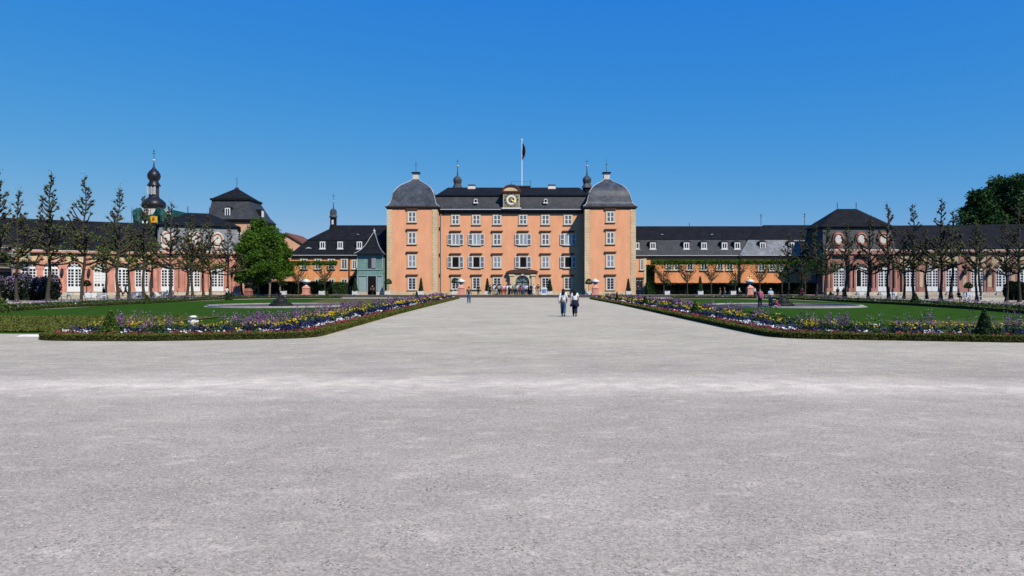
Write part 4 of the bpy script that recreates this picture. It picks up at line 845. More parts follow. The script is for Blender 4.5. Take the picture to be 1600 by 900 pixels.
# ------------------------------------------------------------ trees
def linden(seed, H, th=4.25, spread=2.9, lowleaf=1.0, topleaf=1.0, leafm='leaf', tr=.23):
    rg = random.Random(seed); nr = np.random.default_rng(seed)
    mb = MB(); pts = []; rs = []; n = 14
    lean = (rg.uniform(-.25, .25), rg.uniform(-.25, .25))
    def cpt(z): t = z/H; return Vector((lean[0]*t+.10*math.sin(z*1.1+seed), lean[1]*t+.10*math.cos(z*.9+seed), z))
    for i in range(n+1):
        z = H*i/n; pts.append(cpt(z)); rs.append(tr*(1-.84*(i/n)**.8)+(.1 if i == 0 else 0)+rg.uniform(-.01, .01))
    mb.tube(pts, rs, 8)
    lc = []; z = th
    def knob(p, r):
        r = r*1.35; mb.lathe((p.x, p.y, p.z), [(.01, -r), (r, -r*.3), (r*1.05, r*.3), (.01, r)], 5)
        for _ in range(rg.randint(2, 4)):
            d = Vector((rg.uniform(-1, 1), rg.uniform(-1, 1), rg.uniform(-.1, 1.3))).normalized(); L = rg.uniform(.12, .38); q = p+d*L
            mb.tube([p, q], [.035, .018], 3, caps=False)
            tips.append((q, z))
    tips = []
    while z < H-.25:
        t = (z-th)/(H-th)
        if t < .22: L = spread*rg.uniform(.75, 1.05)
        else: L = spread*(1.0-t)**1.35*rg.uniform(.6, 1.1)+.2
        for _ in range(rg.choice((2, 3, 3)) if t < .35 else rg.choice((2, 2, 3))):
            a = rg.uniform(0, 2*pi); d = Vector((math.cos(a), math.sin(a), 0)); p = cpt(z); P = [p]; up = rg.uniform(.55, 1.2) if t > .10 else rg.uniform(.1, .55); k = 4
            sdv = Vector((-d.y, d.x, 0))*rg.uniform(-.25, .25)
            for j in range(1, k+1):
                f = j/k; P.append(p+d*L*f*(1-.12*f)+Vector((0, 0, L*up*f**1.5))+sdv*L*f*f+Vector((rg.uniform(-.06, .06), rg.uniform(-.06, .06), rg.uniform(-.06, .06))))
            r0 = .14*(1-.45*t); mb.tube(P, [r0, r0*.8, r0*.68, r0*.58, r0*.62], 5); knob(P[-1], r0*1.1)
            for j in (1, 2, 3):
                if L > .7 and rg.random() < .6:
                    b = P[j]; a2 = a+rg.choice((-1, 1))*rg.uniform(.5, 1.2); l2 = L*rg.uniform(.2, .42); q = b+Vector((math.cos(a2)*l2, math.sin(a2)*l2, l2*rg.uniform(.2, .9)))
                    mm = b+(q-b)*.5+Vector((0, 0, -.06)); mb.tube([b, mm, q], [r0*.55, r0*.45, r0*.42], 4); knob(q, r0*.8)
        z += rg.uniform(.48, .80)*(1 if t > .2 else .85)*(1 if t < .7 else .65)
    for _ in range(6): tips.append((cpt(H)+Vector((rg.uniform(-.15, .15), rg.uniform(-.15, .15), rg.uniform(-.1, .35))), H))
    C = []
    for q, zz in tips:
        t = (q.z-th)/(H-th); dens = (6.0*lowleaf if t < .40 else 3.6*topleaf)
        k = nr.poisson(dens); C += [tuple(np.array(q)+nr.normal(size=3)*(.24 if t < .38 else .15)) for _ in range(k)]
    # leafy clipped platform at the foot of the crown
    k = int(170*lowleaf); a = nr.random(k)*2*pi; r = spread*np.sqrt(nr.random(k))*1.05; zz = th+.25+nr.random(k)**1.3*2.1
    cl = np.sin(a*5+seed)+np.sin(r*3+zz*2)+nr.normal(size=k)*.5; sel = cl > -.3
    P = np.column_stack([r*np.cos(a), r*np.sin(a), zz])[sel]; C = np.concatenate([np.array(C), clumps(P, 4, .16, .10, nr)])
    o0 = Vector((0, 0, 0)); bm_ = mb
    me = bpy.data.meshes.new('trunk'); me.from_pydata(bm_.v, [], bm_.f); me.polygons.foreach_set('use_smooth', bm_.sm); me.update(); me.materials.append(M['bark'])
    lm = np_mesh('foliage', leaves(C, .115, upb=.1, rng=nr), 4); lm.materials.append(M[leafm])
    return me, lm
LV = [linden(1, 15.3, lowleaf=.8, topleaf=.6), linden(2, 14.6, lowleaf=.95, topleaf=.6), linden(3, 13.4, lowleaf=.85, topleaf=.6, leafm='leaf_olive'), linden(4, 14.0, lowleaf=.9, topleaf=.7), linden(5, 11.6, spread=2.8, lowleaf=1.1)]
RV = [linden(11, 14.6, lowleaf=.75, topleaf=.35, leafm='leaf_olive'), linden(12, 13.2, lowleaf=.7, topleaf=.35, leafm='leaf_olive'), linden(13, 11.2, spread=2.8, lowleaf=.9, topleaf=.4, leafm='leaf_olive'), linden(14, 13.8, lowleaf=.7, topleaf=.5, leafm='leaf_olive'), linden(15, 11.4, th=3.6, lowleaf=3.4, topleaf=2.6, leafm='leaf_dark')]
BASEH = {0: 15.3, 1: 14.6, 2: 13.4, 3: 14.0, 4: 11.6}; BASER = {0: 14.6, 1: 13.2, 2: 11.2, 3: 13.8, 4: 11.4}
def plant_tree(x, y, z, var, rz, sc, label, group, name='linden_tree'):
    me, lm = var; o = empty(name, (x, y, z), label, 'tree', group, rz); o.scale = (sc, sc, sc)
    for nm_, m_ in (('trunk', me), ('crown', lm)):
        c = bpy.data.objects.new(nm_, m_); COL.objects.link(c); c.parent = o
    return o
ORD = ['first', 'second', 'third', 'fourth', 'fifth', 'sixth', 'seventh', 'eighth', 'ninth', 'tenth', 'eleventh', 'twelfth', 'thirteenth', 'fourteenth', 'fifteenth', 'sixteenth', 'seventeenth', 'eighteenth']
left_tr = [(-3, 67, 0, 258), (26, 67, 3, 297), (76, 67, 0, 268), (129, 67, 1, 276), (166, 79, 4, 352), (183, 67, 3, 293), (201, 79, 4, 348), (224, 67, 1, 306), (237, 79, 4, 350), (266, 67, 2, 315), (293, 79, 4, 350), (300, 67, 2, 334), (317, 79, 4, 352), (329, 68, 3, 336), (357, 69, 2, 348), (378, 79, 4, 365)]
def tree_rows(lst, V, BH, side, frm):
    for i, (px, r, vi, py) in enumerate(lst):
        th, Y = th_px(px, r); x = sx(px, Y); H = sz(py, Y); sc = H/BH[vi]
        lab = f'pruned knobbly linden, {ORD[i]} trunk from the {frm} along the {side} avenue'
        plant_tree(x, Y, 0, V[vi], i*1.9, sc, lab, f'pruned lindens lining the {side} arcade')
tree_rows(left_tr, LV, BASEH, 'left', 'left')
right_tr = [(1232, 79, 1, 366), (1252, 78, 2, 362), (1277, 79, 4, 351), (1290, 76, 4, 354), (1322, 68, 1, 348), (1357, 68, 3, 338), (1388, 67, 3, 318), (1413, 79, 2, 362), (1427, 67, 0, 319), (1447, 79, 2, 358), (1471, 67, 0, 310), (1487, 79, 2, 332), (1525, 67, 1, 346), (1531, 79, 2, 352), (1573, 67, 3, 338), (1592, 66, 0, 318)]
tree_rows(right_tr, RV, BASER, 'right', 'palace')
def crown_pts(blobs, k, rg, shell=.55):
    out = []
    for (c, r, wgt) in blobs:
        n = int(k*wgt); d = sph(n, rg); t = shell+(1-shell)*rg.random(n)**.6
        P = np.array(c)+d*np.array(r)*t[:, None]; out.append(P)
    P = np.concatenate(out); return P
def leafy_tree(name, loc, H, wid, th, label, group, leafm, k, size, seed, nb=26, barkm='barkmoss', top=.0, nd=1.0):
    rg = np.random.default_rng(seed); rr = random.Random(seed); o = empty(name, loc, label, 'tree', group)
    mb = MB(); L = Vector(loc); tp = L+Vector((rr.uniform(-.3, .3), rr.uniform(-.3, .3), H*.86))
    mb.tube([L, L.lerp(tp, .4)+Vector((.08, .05, 0)), tp], [.17, .13, .05] if barkm == 'barkmoss' else [.5, .3, .08], 8)
    blobs = []
    for i in range(nb):
        u = rr.random(); z = th+(H-th)*(.06+.9*u); env = math.sin(pi*min(1, (u*.8+.22)))**.7*(1-top*u); a = rr.uniform(0, 2*pi); q = wid*.5*env*rr.uniform(.35, .85)
        c = L+Vector((q*math.cos(a), q*math.sin(a), z)); rb = wid*.16*rr.uniform(.7, 1.35); blobs.append((tuple(c), (rb, rb, rb*.8), 1/nb))
        p = L.lerp(tp, min(.95, max(.2, (z-1.5)/H))); mb.tube([p, p.lerp(c, .5)+Vector((0, 0, .1)), c], [.10, .07, .03], 4, caps=False)
    blobs.append((tuple(L+Vector((0, 0, th+(H-th)*.5))), (wid*.32, wid*.32, (H-th)*.42), .25))
    P = crown_pts(blobs, k, rg, .35); mb.build('trunk', barkm, o)
    P = clumps(P, 3, size*.7, size*.5, rg); leafobj('crown', P, size, leafm, o, upb=.1, rng=rg); return o
# dense green lindens between the left arcade and the wing
for i, (px, D, py, wd, lab) in enumerate(((390, 108, 352, 5.4, 'leftmost rounded one with mossy pale trunk'), (404, 112, 344, 6.2, 'tallest one with pale trunk'), (421, 110, 348, 6.2, 'broad one in the middle of the clump'), (437, 116, 362, 5.2, 'rightmost lower one sloping to the gable house'), (396, 122, 350, 6.0, 'darker one standing behind the others'))):
    leafy_tree('linden_tree', (sx(px, D), D, 0), sz(py, D), wd, 2.1, 'densely leaved green linden, '+lab, 'leafy lindens left of the wing', 'leaf_green', 3600, .24, 50+i, 28, 'barkmoss', .35)
# big dark trees behind the right arcade
for i, (px, D, py, wd, lab) in enumerate(((1530, 142, 302, 10, 'lower left shoulder of the dark tree mass'), (1560, 148, 280, 13, 'tall dark tree filling the middle of the mass'), (1592, 144, 275, 13, 'tallest dark tree at the right edge of the photo'), (1640, 146, 290, 13, 'dark tree just beyond the right edge'))):
    leafy_tree('broadleaf_tree', (sx(px, D), D, 0), sz(py, D), wd, 6, lab+' behind the arcade roof', 'tall trees behind the right arcade', 'leaf_dark', 6500, .42, 80+i, 34, 'bark')
# pleached lindens with a flat clipped strip
def pleached(seed):
    rg = random.Random(seed); nr = np.random.default_rng(seed); mb = MB(); mb.tube([(0, 0, 0), (.03, 0, 1.2), (0, .02, 2.6), (.04, 0, 4.2)], [.14, .1, .09, .05], 7); tips = []
    for i in range(16):
        z = rg.uniform(1.7, 3.4); a = rg.choice((0, pi))+rg.uniform(-.6, .6); L = rg.uniform(.8, 2.3); up = (5.2-z)*rg.uniform(.6, 1)
        P = [Vector((0, 0, z))]
        for j in (1, 2, 3, 4):
            f = j/4; P.append(Vector((math.cos(a)*L*f, math.sin(a)*L*.35*f, z+up*f**1.25+rg.uniform(-.06, .06))))
        mb.tube(P, [.06, .045, .035, .028, .02], 4)
        for j in (1, 2, 3):
            for _ in range(2):
                q = P[j]+Vector((rg.uniform(-.7, .7), rg.uniform(-.3, .3), rg.uniform(0, .9))); mb.tube([P[j], q], [.025, .012], 3, caps=False); tips.append(q)
    k = 2900; C = np.column_stack([nr.uniform(-2.15, 2.15, k), nr.uniform(-.7, .7, k), 5.15+.75*nr.random(k)])
    k2 = 260; C2 = np.column_stack([nr.normal(0, 1.2, k2), nr.uniform(-.5, .5, k2), 4.4+.8*nr.random(k2)]); C3 = np.array([tuple(t) for t in tips]); C3 = clumps(C3, 2, .12, .1, nr)
    me = bpy.data.meshes.new('trunk'); me.from_pydata(mb.v, [], mb.f); me.polygons.foreach_set('use_smooth', mb.sm); me.update(); me.materials.append(M['bark'])
    lm = np_mesh('crown', leaves(np.concatenate([C, C2, C3]), .17, rng=nr), 4); lm.materials.append(M['leaf_green']); return me, lm
PV = [pleached(21), pleached(22), pleached(23)]
PD = 118.0
for i, px in enumerate((1037, 1074, 1111, 1149, 1187, 1222, 1258)):
    plant_tree(sx(px, PD), PD, TZ, PV[i % 3], pi*(i % 2), .985, f'flat topped pleached linden, {ORD[i]} from the palace before the right wing', 'pleached lindens before the right wing', 'pleached_linden')
for i, px in enumerate((466, 507)):
    plant_tree(sx(px, PD), PD, TZ, PV[i], 0, .96, f'pleached linden with flat clipped top before the left wing, {("beside the dense green trees", "nearer the green pavilion")[i]}', 'pleached lindens before the left wing', 'pleached_linden')
def hedge(x0, x1, y0, y1, z1, m, label, seed, z0=TZ):
    rg = np.random.default_rng(seed); root = empty('clipped_hedge', ((x0+x1)/2, (y0+y1)/2, z0), label, 'hedge'); MB().box(x0+.08, x1-.08, y0+.08, y1-.08, z0, z1-.1).build('stems', 'boxcore' if m != 'hedge_dark' else m, root)
    A = (x1-x0)*(z1-z0); k = int(A*130); f = np.column_stack([rg.uniform(x0, x1, k), y0+rg.normal(0, .07, k), rg.uniform(z0, z1, k)]); k2 = int((x1-x0)*(y1-y0)*110)
    t_ = np.column_stack([rg.uniform(x0, x1, k2), rg.uniform(y0, y1, k2), z1+rg.normal(0, .06, k2)]); leafobj('foliage', np.concatenate([f, t_]), .16, m, root, rng=rg)
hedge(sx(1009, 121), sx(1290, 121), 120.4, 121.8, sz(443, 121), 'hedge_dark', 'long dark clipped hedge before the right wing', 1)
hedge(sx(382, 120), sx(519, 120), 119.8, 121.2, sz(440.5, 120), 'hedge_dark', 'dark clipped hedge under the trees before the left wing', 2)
hedge(sx(520, 119), sx(541, 119), 118.6, 120.4, sz(441.5, 119), 'hedge_green', 'short fresh green hedge block beside the pavilion passage', 3)
hedge(sx(1009, 120), sx(1022, 120), 119, 120.2, sz(415, 120), 'hedge_green', 'tall green hedge pillar closing the row beside the porch', 4)
# lilac and dark bushes
def bush(x0, x1, y, z1, label, flowers, seed):
    rg = np.random.default_rng(seed); o = empty('lilac_bush' if flowers else 'dark_bush', ((x0+x1)/2, y, 0), label, 'bush'); n = int((x1-x0)/.8)
    bl = [((x0+(x1-x0)*(i+.5)/n+rg.normal()*.2, y+rg.normal()*.4, z1*.5*rg.uniform(.8, 1.15)), (.95, .9, z1*.5), 1/n) for i in range(n)]
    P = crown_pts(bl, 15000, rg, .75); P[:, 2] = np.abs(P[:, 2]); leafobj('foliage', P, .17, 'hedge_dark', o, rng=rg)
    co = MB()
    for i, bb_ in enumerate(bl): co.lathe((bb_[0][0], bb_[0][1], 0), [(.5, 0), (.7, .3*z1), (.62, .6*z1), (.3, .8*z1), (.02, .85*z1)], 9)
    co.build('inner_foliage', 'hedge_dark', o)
    st = MB()
    for i in range(n): st.tube([(x0+(x1-x0)*(i+.5)/n, y, 0), (x0+(x1-x0)*(i+.4)/n, y, z1*.6)], [.06, .03], 5)
    st.build('stems', 'bark', o)
    if flowers: Q = P[(P[:, 2] > z1*.15) & (rg.random(len(P)) < np.clip(P[:, 2]/z1, .1, 1)**1.6*.30) & (P[:, 1] < y+.2)]; leafobj('blossoms', clumps(Q+np.array([0, -.15, .05]), 4, .07, .1, rg), .11, 'lilac', o, rng=rg)
bush(sx(-20, 90), sx(92, 90), 90, 3.35, 'wide dark lilac bush with pale mauve blossoms at the left edge', True, 5)
bush(sx(1578, 90), sx(1625, 90), 90, 2.6, 'dark leafy bush at the right edge before the arcade', False, 6)
# ------------------------------------------------------------ topiary
def cone(x, y, z0, h, r, label, m='conegreen', planter=None, sub=None, group='clipped cones in the beds'):
    rg = np.random.default_rng(int(abs(x)*100+y)); o = empty('topiary_cone', (x, y, z0), label, 'topiary', group)
    zb = z0+.02; MB().lathe((x, y, zb), [(r*.85, 0), (r*.9, h*.1), (r*.45, h*.55), (r*.08, h*.93), (.02, h*.97)], 12).build('stems', 'boxcore', o)
    k = int(1900 if y < 40 else 500); t = 1-np.sqrt(rg.random(k)); a = rg.random(k)*2*pi; rad = r*(1-t)*(.94+.12*rg.random(k))+.02
    C = np.column_stack([x+rad*np.cos(a), y+rad*np.sin(a), zb+t*h]); leafobj('foliage', C, .065 if y < 40 else .13, m, o, rng=rg)
    return o
def gcone(px, D, pytop, hwpx, label, m='conegreen'): cone(sx(px, D), D, 0, sz(pytop, D), hwpx*D/FP, label, m)
gcone(172, 23.85, 483, 15.5, 'green clipped cone among the flowers near the left end of the left bed')
gcone(1538, 23.2, 482, 14.5, 'dark green clipped cone among flowers near the right edge of the photo', 'cone')
gcone(1086.5, 40.5, 470, 7.5, 'bright green clipped cone beside the path in the right bed')
gcone(1008, 60, 462, 6, 'dark clipped cone farther along the right bed, nearest the palace', 'cone')
gcone(4, 47, 464, 10, 'green clipped cone cut by the left edge of the photo')
gcone(229.5, 72, 460, 7, 'green clipped cone on the far left bed before the arcade trunks')
gcone(357.5, 93, 456, 5.5, 'dark green clipped cone in the far left bed beside the standing man in white', 'cone')
gcone(511, 106, 455, 3.6, 'small green cone at the end of the far left bed', 'conegreen')
gcone(651, 98, 454.5, 3.2, 'tiny dark cone behind the left flowers below the palace tower', 'cone')
gcone(1430, 66, 458, 9, 'dark clipped cone in the far right bed between tree trunks', 'cone')
gcone(1298, 92, 455, 6.5, 'dark clipped cone in the far right bed before the pavilion doors', 'cone')
gcone(964, 78, 455.5, 3.2, 'tiny dark cone in the right bed below the right tower', 'cone')
def planter(x, y, z0, w, h, par):
    p = MB(); p.frus((x-w*.42, x+w*.42, y-w*.42, y+w*.42), z0+.06, (x-w*.5, x+w*.5, y-w*.5, y+w*.5), z0+h)
    for a in (-1, 1):
        for b in (-1, 1): p.box(x+a*w*.42-.05, x+a*w*.42+.05, y+b*w*.42-.05, y+b*w*.42+.05, z0, z0+h+.06)
    return p.build('planter', 'white', par)
def potted(px, D, kind, pytop, hwpx, label, group, pw=.85, ph=.62):
    x = sx(px, D); rg = np.random.default_rng(int(px)); o = empty('potted_topiary', (x, D, TZ), label, 'topiary', group); planter(x, D, TZ, pw, ph, o)
    zt = sz(pytop, D); r = hwpx*D/FP
    if kind == 'cone':
        zb = TZ+ph; h = zt-zb; MB().lathe((x, D, zb), [(r*.9, 0), (r*.55, h*.5), (r*.2, h*.92), (.02, h)], 12).build('stem', 'boxcore', o)
        k = 700; t = 1-np.sqrt(rg.random(k)*.98+.02); t = rg.random(k)**1.3; a = rg.random(k)*2*pi; rad = r*(1-t*.82); C = np.column_stack([x+rad*np.cos(a), D+rad*np.sin(a), zb+t*h])
    else:
        MB().tube([(x, D, TZ+ph-.1), (x, D, zt-r*.8)], .05, 6).build('stem', 'bark', o); d = sph(900, rg); d[:, 2] = np.where(d[:, 2] < 0, d[:, 2]*.25, d[:, 2]); hh_ = r*1.15
        C = np.array([x, D, zt-hh_])+d*np.array([r, r, hh_])*(.75+.25*rg.random(900))[:, None]
    leafobj('foliage', C, .15, 'cone', o, rng=rg)
G1 = 'potted cone topiaries before the palace'; G2 = 'potted ball topiaries before the palace'
potted(657.8, 117, 'cone', 434.5, 3.8, 'slim dark cone in white planter under the left tower window', G1); potted(761.5, 117.5, 'cone', 435, 4, 'slim dark cone in white planter left of the crowd', G1)
potted(859.2, 117.5, 'cone', 435.5, 4.2, 'slim dark cone in white planter right of the blue and white sign', G1); potted(981.7, 117, 'cone', 435.5, 3.8, 'slim dark cone in white planter at the right corner of the right tower', G1)
potted(606.3, 116.5, 'ball', 435.5, 6, 'domed dark topiary in white planter at the left corner of the palace', G2); potted(711, 118.5, 'ball', 434, 6, 'domed dark topiary in white planter behind the urn left of the crowd', G2)
potted(920, 117.5, 'ball', 435.5, 6, 'domed dark topiary in white planter beside the right urn', G2); potted(555, 116, 'cone', 434, 4.2, 'dark cone in white planter left of the green pavilion', G1)
G3 = 'potted trees before the wings'
potted(443, 114.5, 'ball', 438, 5.5, 'domed tree in white planter before the dense green lindens', G3); potted(503, 115, 'ball', 435, 7, 'domed tree in white planter before the left wing', G3)
potted(1042, 115.5, 'ball', 436, 7, 'domed tree in white planter nearest the palace before the right hedge', G3); potted(1094, 115.5, 'cone', 432, 4.5, 'cone tree in white planter between two pleached trunks on the right', G3)
potted(1145, 115.5, 'ball', 437, 7, 'domed tree in white planter left of the gilded urn on the right', G3)
potted(135.5, 91, 'ball', 437.5, 6.5, 'domed dark topiary between tree trunk and wall lantern on the left', G3); potted(1513, 91, 'ball', 441, 6.5, 'domed dark topiary beside white bench on the right', G3)
# ------------------------------------------------------------ urns on pedestals
def urn(px, D, label, gilt=False, dark=False, z0=TZ):
    x = sx(px, D); o = empty('urn_on_pedestal', (x, D, z0), label, 'urn', 'stone urns on red pedestals')
    M_ = 'pinkdark' if dark else 'pink'  # the shaded pedestal has its shade put into a darker stone colour
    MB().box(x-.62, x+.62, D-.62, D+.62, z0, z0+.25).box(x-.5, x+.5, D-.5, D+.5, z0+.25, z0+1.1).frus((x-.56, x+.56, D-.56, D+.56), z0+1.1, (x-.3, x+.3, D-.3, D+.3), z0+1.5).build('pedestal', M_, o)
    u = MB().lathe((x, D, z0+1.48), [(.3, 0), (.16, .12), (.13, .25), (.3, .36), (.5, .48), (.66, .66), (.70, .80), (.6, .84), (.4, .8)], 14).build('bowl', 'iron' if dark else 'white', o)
    if not dark:
        MB().tube([(x-.62, D, z0+2.12), (x-.8, D, z0+2.3), (x-.6, D, z0+2.38)], .07, 5).tube([(x+.62, D, z0+2.12), (x+.8, D, z0+2.3), (x+.6, D, z0+2.38)], .07, 5).build('handle', 'white', o)
        MB().lathe((x, D, z0+2.34), [(.5, 0), (.45, .12), (.2, .22), (.1, .35)], 12).build('lid', 'offwhite', o)
    if gilt:
        MB().lathe((x+.05, D, z0+2.55), [(.16, 0), (.2, .12), (.12, .35), (.15, .5), (.06, .75), (.02, 1.0)], 7, False).tube([(x, D, z0+2.75), (x+.35, D, z0+3.0)], [.07, .03], 5).tube([(x, D, z0+2.7), (x-.4, D, z0+2.85)], [.07, .04], 5).build('gilt_flame', 'gold', o)
urn(720.4, 114.6, 'white lidded urn on red pedestal left of the crowd'); urn(930, 115, 'white lidded urn on red pedestal right of the central path'); urn(478.5, 114.5, 'white urn with gilded flame before the left pleached lindens', True)
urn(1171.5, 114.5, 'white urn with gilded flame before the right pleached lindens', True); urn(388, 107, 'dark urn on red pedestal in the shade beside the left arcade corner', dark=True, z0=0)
# ------------------------------------------------------------ basins with bronze groups
def ico(mb, c, r, seed, n=7, m=9, jag=.2):
    rg = random.Random(seed); vs = []
    for i in range(n+1):
        a = pi*i/n
        for j in range(m):
            b = 2*pi*j/m; k = 1+rg.uniform(-jag, jag); vs.append((c[0]+r[0]*math.sin(a)*math.cos(b)*k, c[1]+r[1]*math.sin(a)*math.sin(b)*k, c[2]+r[2]*math.cos(a)*k))
    mb.add(vs, [(i*m+j, i*m+(j+1) % m, (i+1)*m+(j+1) % m, (i+1)*m+j) for i in range(n) for j in range(m)], True)
def ringm(c, r0, r1, z0, z1, n=48):
    mb = MB(); mb.lathe((c[0], c[1], 0), [(r0, z0), (r1, z0), (r1, z1), (r0, z1), (r0, z0)], n, False); mb.f = [f for f in mb.f if len(f) == 4]; mb.sm = [False]*len(mb.f); return mb
def basin(px, D, rad, side):
    x = sx(px, D); o = empty('fountain_basin', (x, D, 0), f'round low stone fountain basin in the {side} lawn', 'fountain', 'fountain basins in the lawns')
    ringm((x, D), rad-.3, rad, .0, .14).build('stone_rim', 'stone_rim', o); ringm((x, D), rad, rad+.25, -.02, .03).build('paved_edge', 'stone_rim', o); MB().lathe((x, D, 0), [(rad-.3, .02), (rad-.3, .04)], 48, False).build('water', 'water', o); return x
# ------------------------------------------------------------ people
def skin_mesh(nodes, edges, sub=1):
    names = list(nodes); me = bpy.data.meshes.new('sk'); me.from_pydata([nodes[n][0] for n in names], [(names.index(a), names.index(b)) for a, b in edges], [])
    o = bpy.data.objects.new('sk', me); COL.objects.link(o); md = o.modifiers.new('s', 'SKIN'); md.use_smooth_shade = True
    if not me.skin_vertices: raise RuntimeError('no skin layer')
    for i, n in enumerate(names):
        sv = me.skin_vertices[0].data[i]; r = nodes[n][1]; sv.radius = r if isinstance(r, tuple) else (r, r); sv.use_root = (i == 0)
    o.modifiers.new('u', 'SUBSURF').levels = sub; o.modifiers['u'].render_levels = sub
    dg = bpy.context.evaluated_depsgraph_get(); m2 = bpy.data.meshes.new_from_object(o.evaluated_get(dg)); bpy.data.objects.remove(o); m2.materials.clear(); return m2
def skeleton(pose):
    J = dict(pelvis=(0, 0, .93), waist=(0, .0, 1.08), chest=(0, 0, 1.27), neck=(0, .0, 1.45), head=(0, -.015, 1.555), crown=(0, 0, 1.63))
    for s, q in (('l', 1), ('r', -1)):
        J['sh'+s] = (.165*q, 0, 1.385); J['el'+s] = (.235*q, .02, 1.12); J['wr'+s] = (.25*q, -.06, .89)
        J['hip'+s] = (.085*q, 0, .88); J['kn'+s] = (.10*q, -.01, .49); J['an'+s] = (.10*q, .03, .09); J['toe'+s] = (.12*q, -.14, .04)
    if pose == 'walk':
        J.update(knl=(.07, -.10, .50), anl=(.055, -.12, .09), toel=(.06, -.28, .05), knr=(-.08, .05, .49), anr=(-.06, .26, .14), toer=(-.06, .13, .04), ell=(.23, .08, 1.12), wrl=(.25, .10, .89), elr=(-.23, -.02, 1.12), wrr=(-.22, -.17, .92))
    elif pose == 'bigwalk':
        J.update(knl=(.08, -.22, .50), anl=(.07, -.33, .10), toel=(.07, -.50, .09), knr=(-.08, .12, .50), anr=(-.07, .42, .20), toer=(-.07, .36, .05), ell=(.23, .14, 1.14), wrl=(.22, .06, .93), elr=(-.22, -.12, 1.14), wrr=(-.2, -.3, .97))
    elif pose == 'crossed':
        J.update(ell=(.24, -.06, 1.14), wrl=(-.06, -.20, 1.13), elr=(-.24, -.06, 1.13), wrr=(.07, -.23, 1.09))
    elif pose == 'hips':
        J.update(ell=(.36, .06, 1.14), wrl=(.19, -.03, .99), elr=(-.36, .06, 1.14), wrr=(-.19, -.03, .99))
    elif pose == 'reach':
        J.update(ell=(.3, -.16, 1.24), wrl=(.42, -.36, 1.3), elr=(-.23, -.03, 1.12), wrr=(-.2, -.2, .98))
    elif pose == 'sit':
        for k in list(J): J[k] = (J[k][0], J[k][1], J[k][2]-.43)
        J.update(hipl=(.09, 0, .46), hipr=(-.09, 0, .46), knl=(.11, -.42, .50), knr=(-.11, -.42, .50), anl=(.11, -.40, .09), anr=(-.11, -.40, .09), toel=(.11, -.57, .04), toer=(-.11, -.57, .04), wrl=(.12, -.26, .56), wrr=(-.12, -.26, .56))
    elif pose == 'crouch':
        for k in list(J): J[k] = (J[k][0], J[k][1], J[k][2]-.62)
        J.update(chest=(0, -.14, .60), waist=(0, -.05, .44), neck=(0, -.22, .76), head=(0, -.27, .85), crown=(0, -.28, .93), shl=(.15, -.18, .70), shr=(-.15, -.18, .70), ell=(.22, -.36, .52), elr=(-.22, -.36, .52), wrl=(.12, -.52, .42), wrr=(-.12, -.52, .42),
                 hipl=(.09, 0, .28), hipr=(-.09, 0, .28), knl=(.13, -.36, .42), knr=(-.13, -.36, .42), anl=(.12, -.12, .09), anr=(-.12, -.12, .09), toel=(.13, -.3, .04), toer=(-.13, -.3, .04))
    return {k: Vector(v) for k, v in J.items()}
BODY = {}
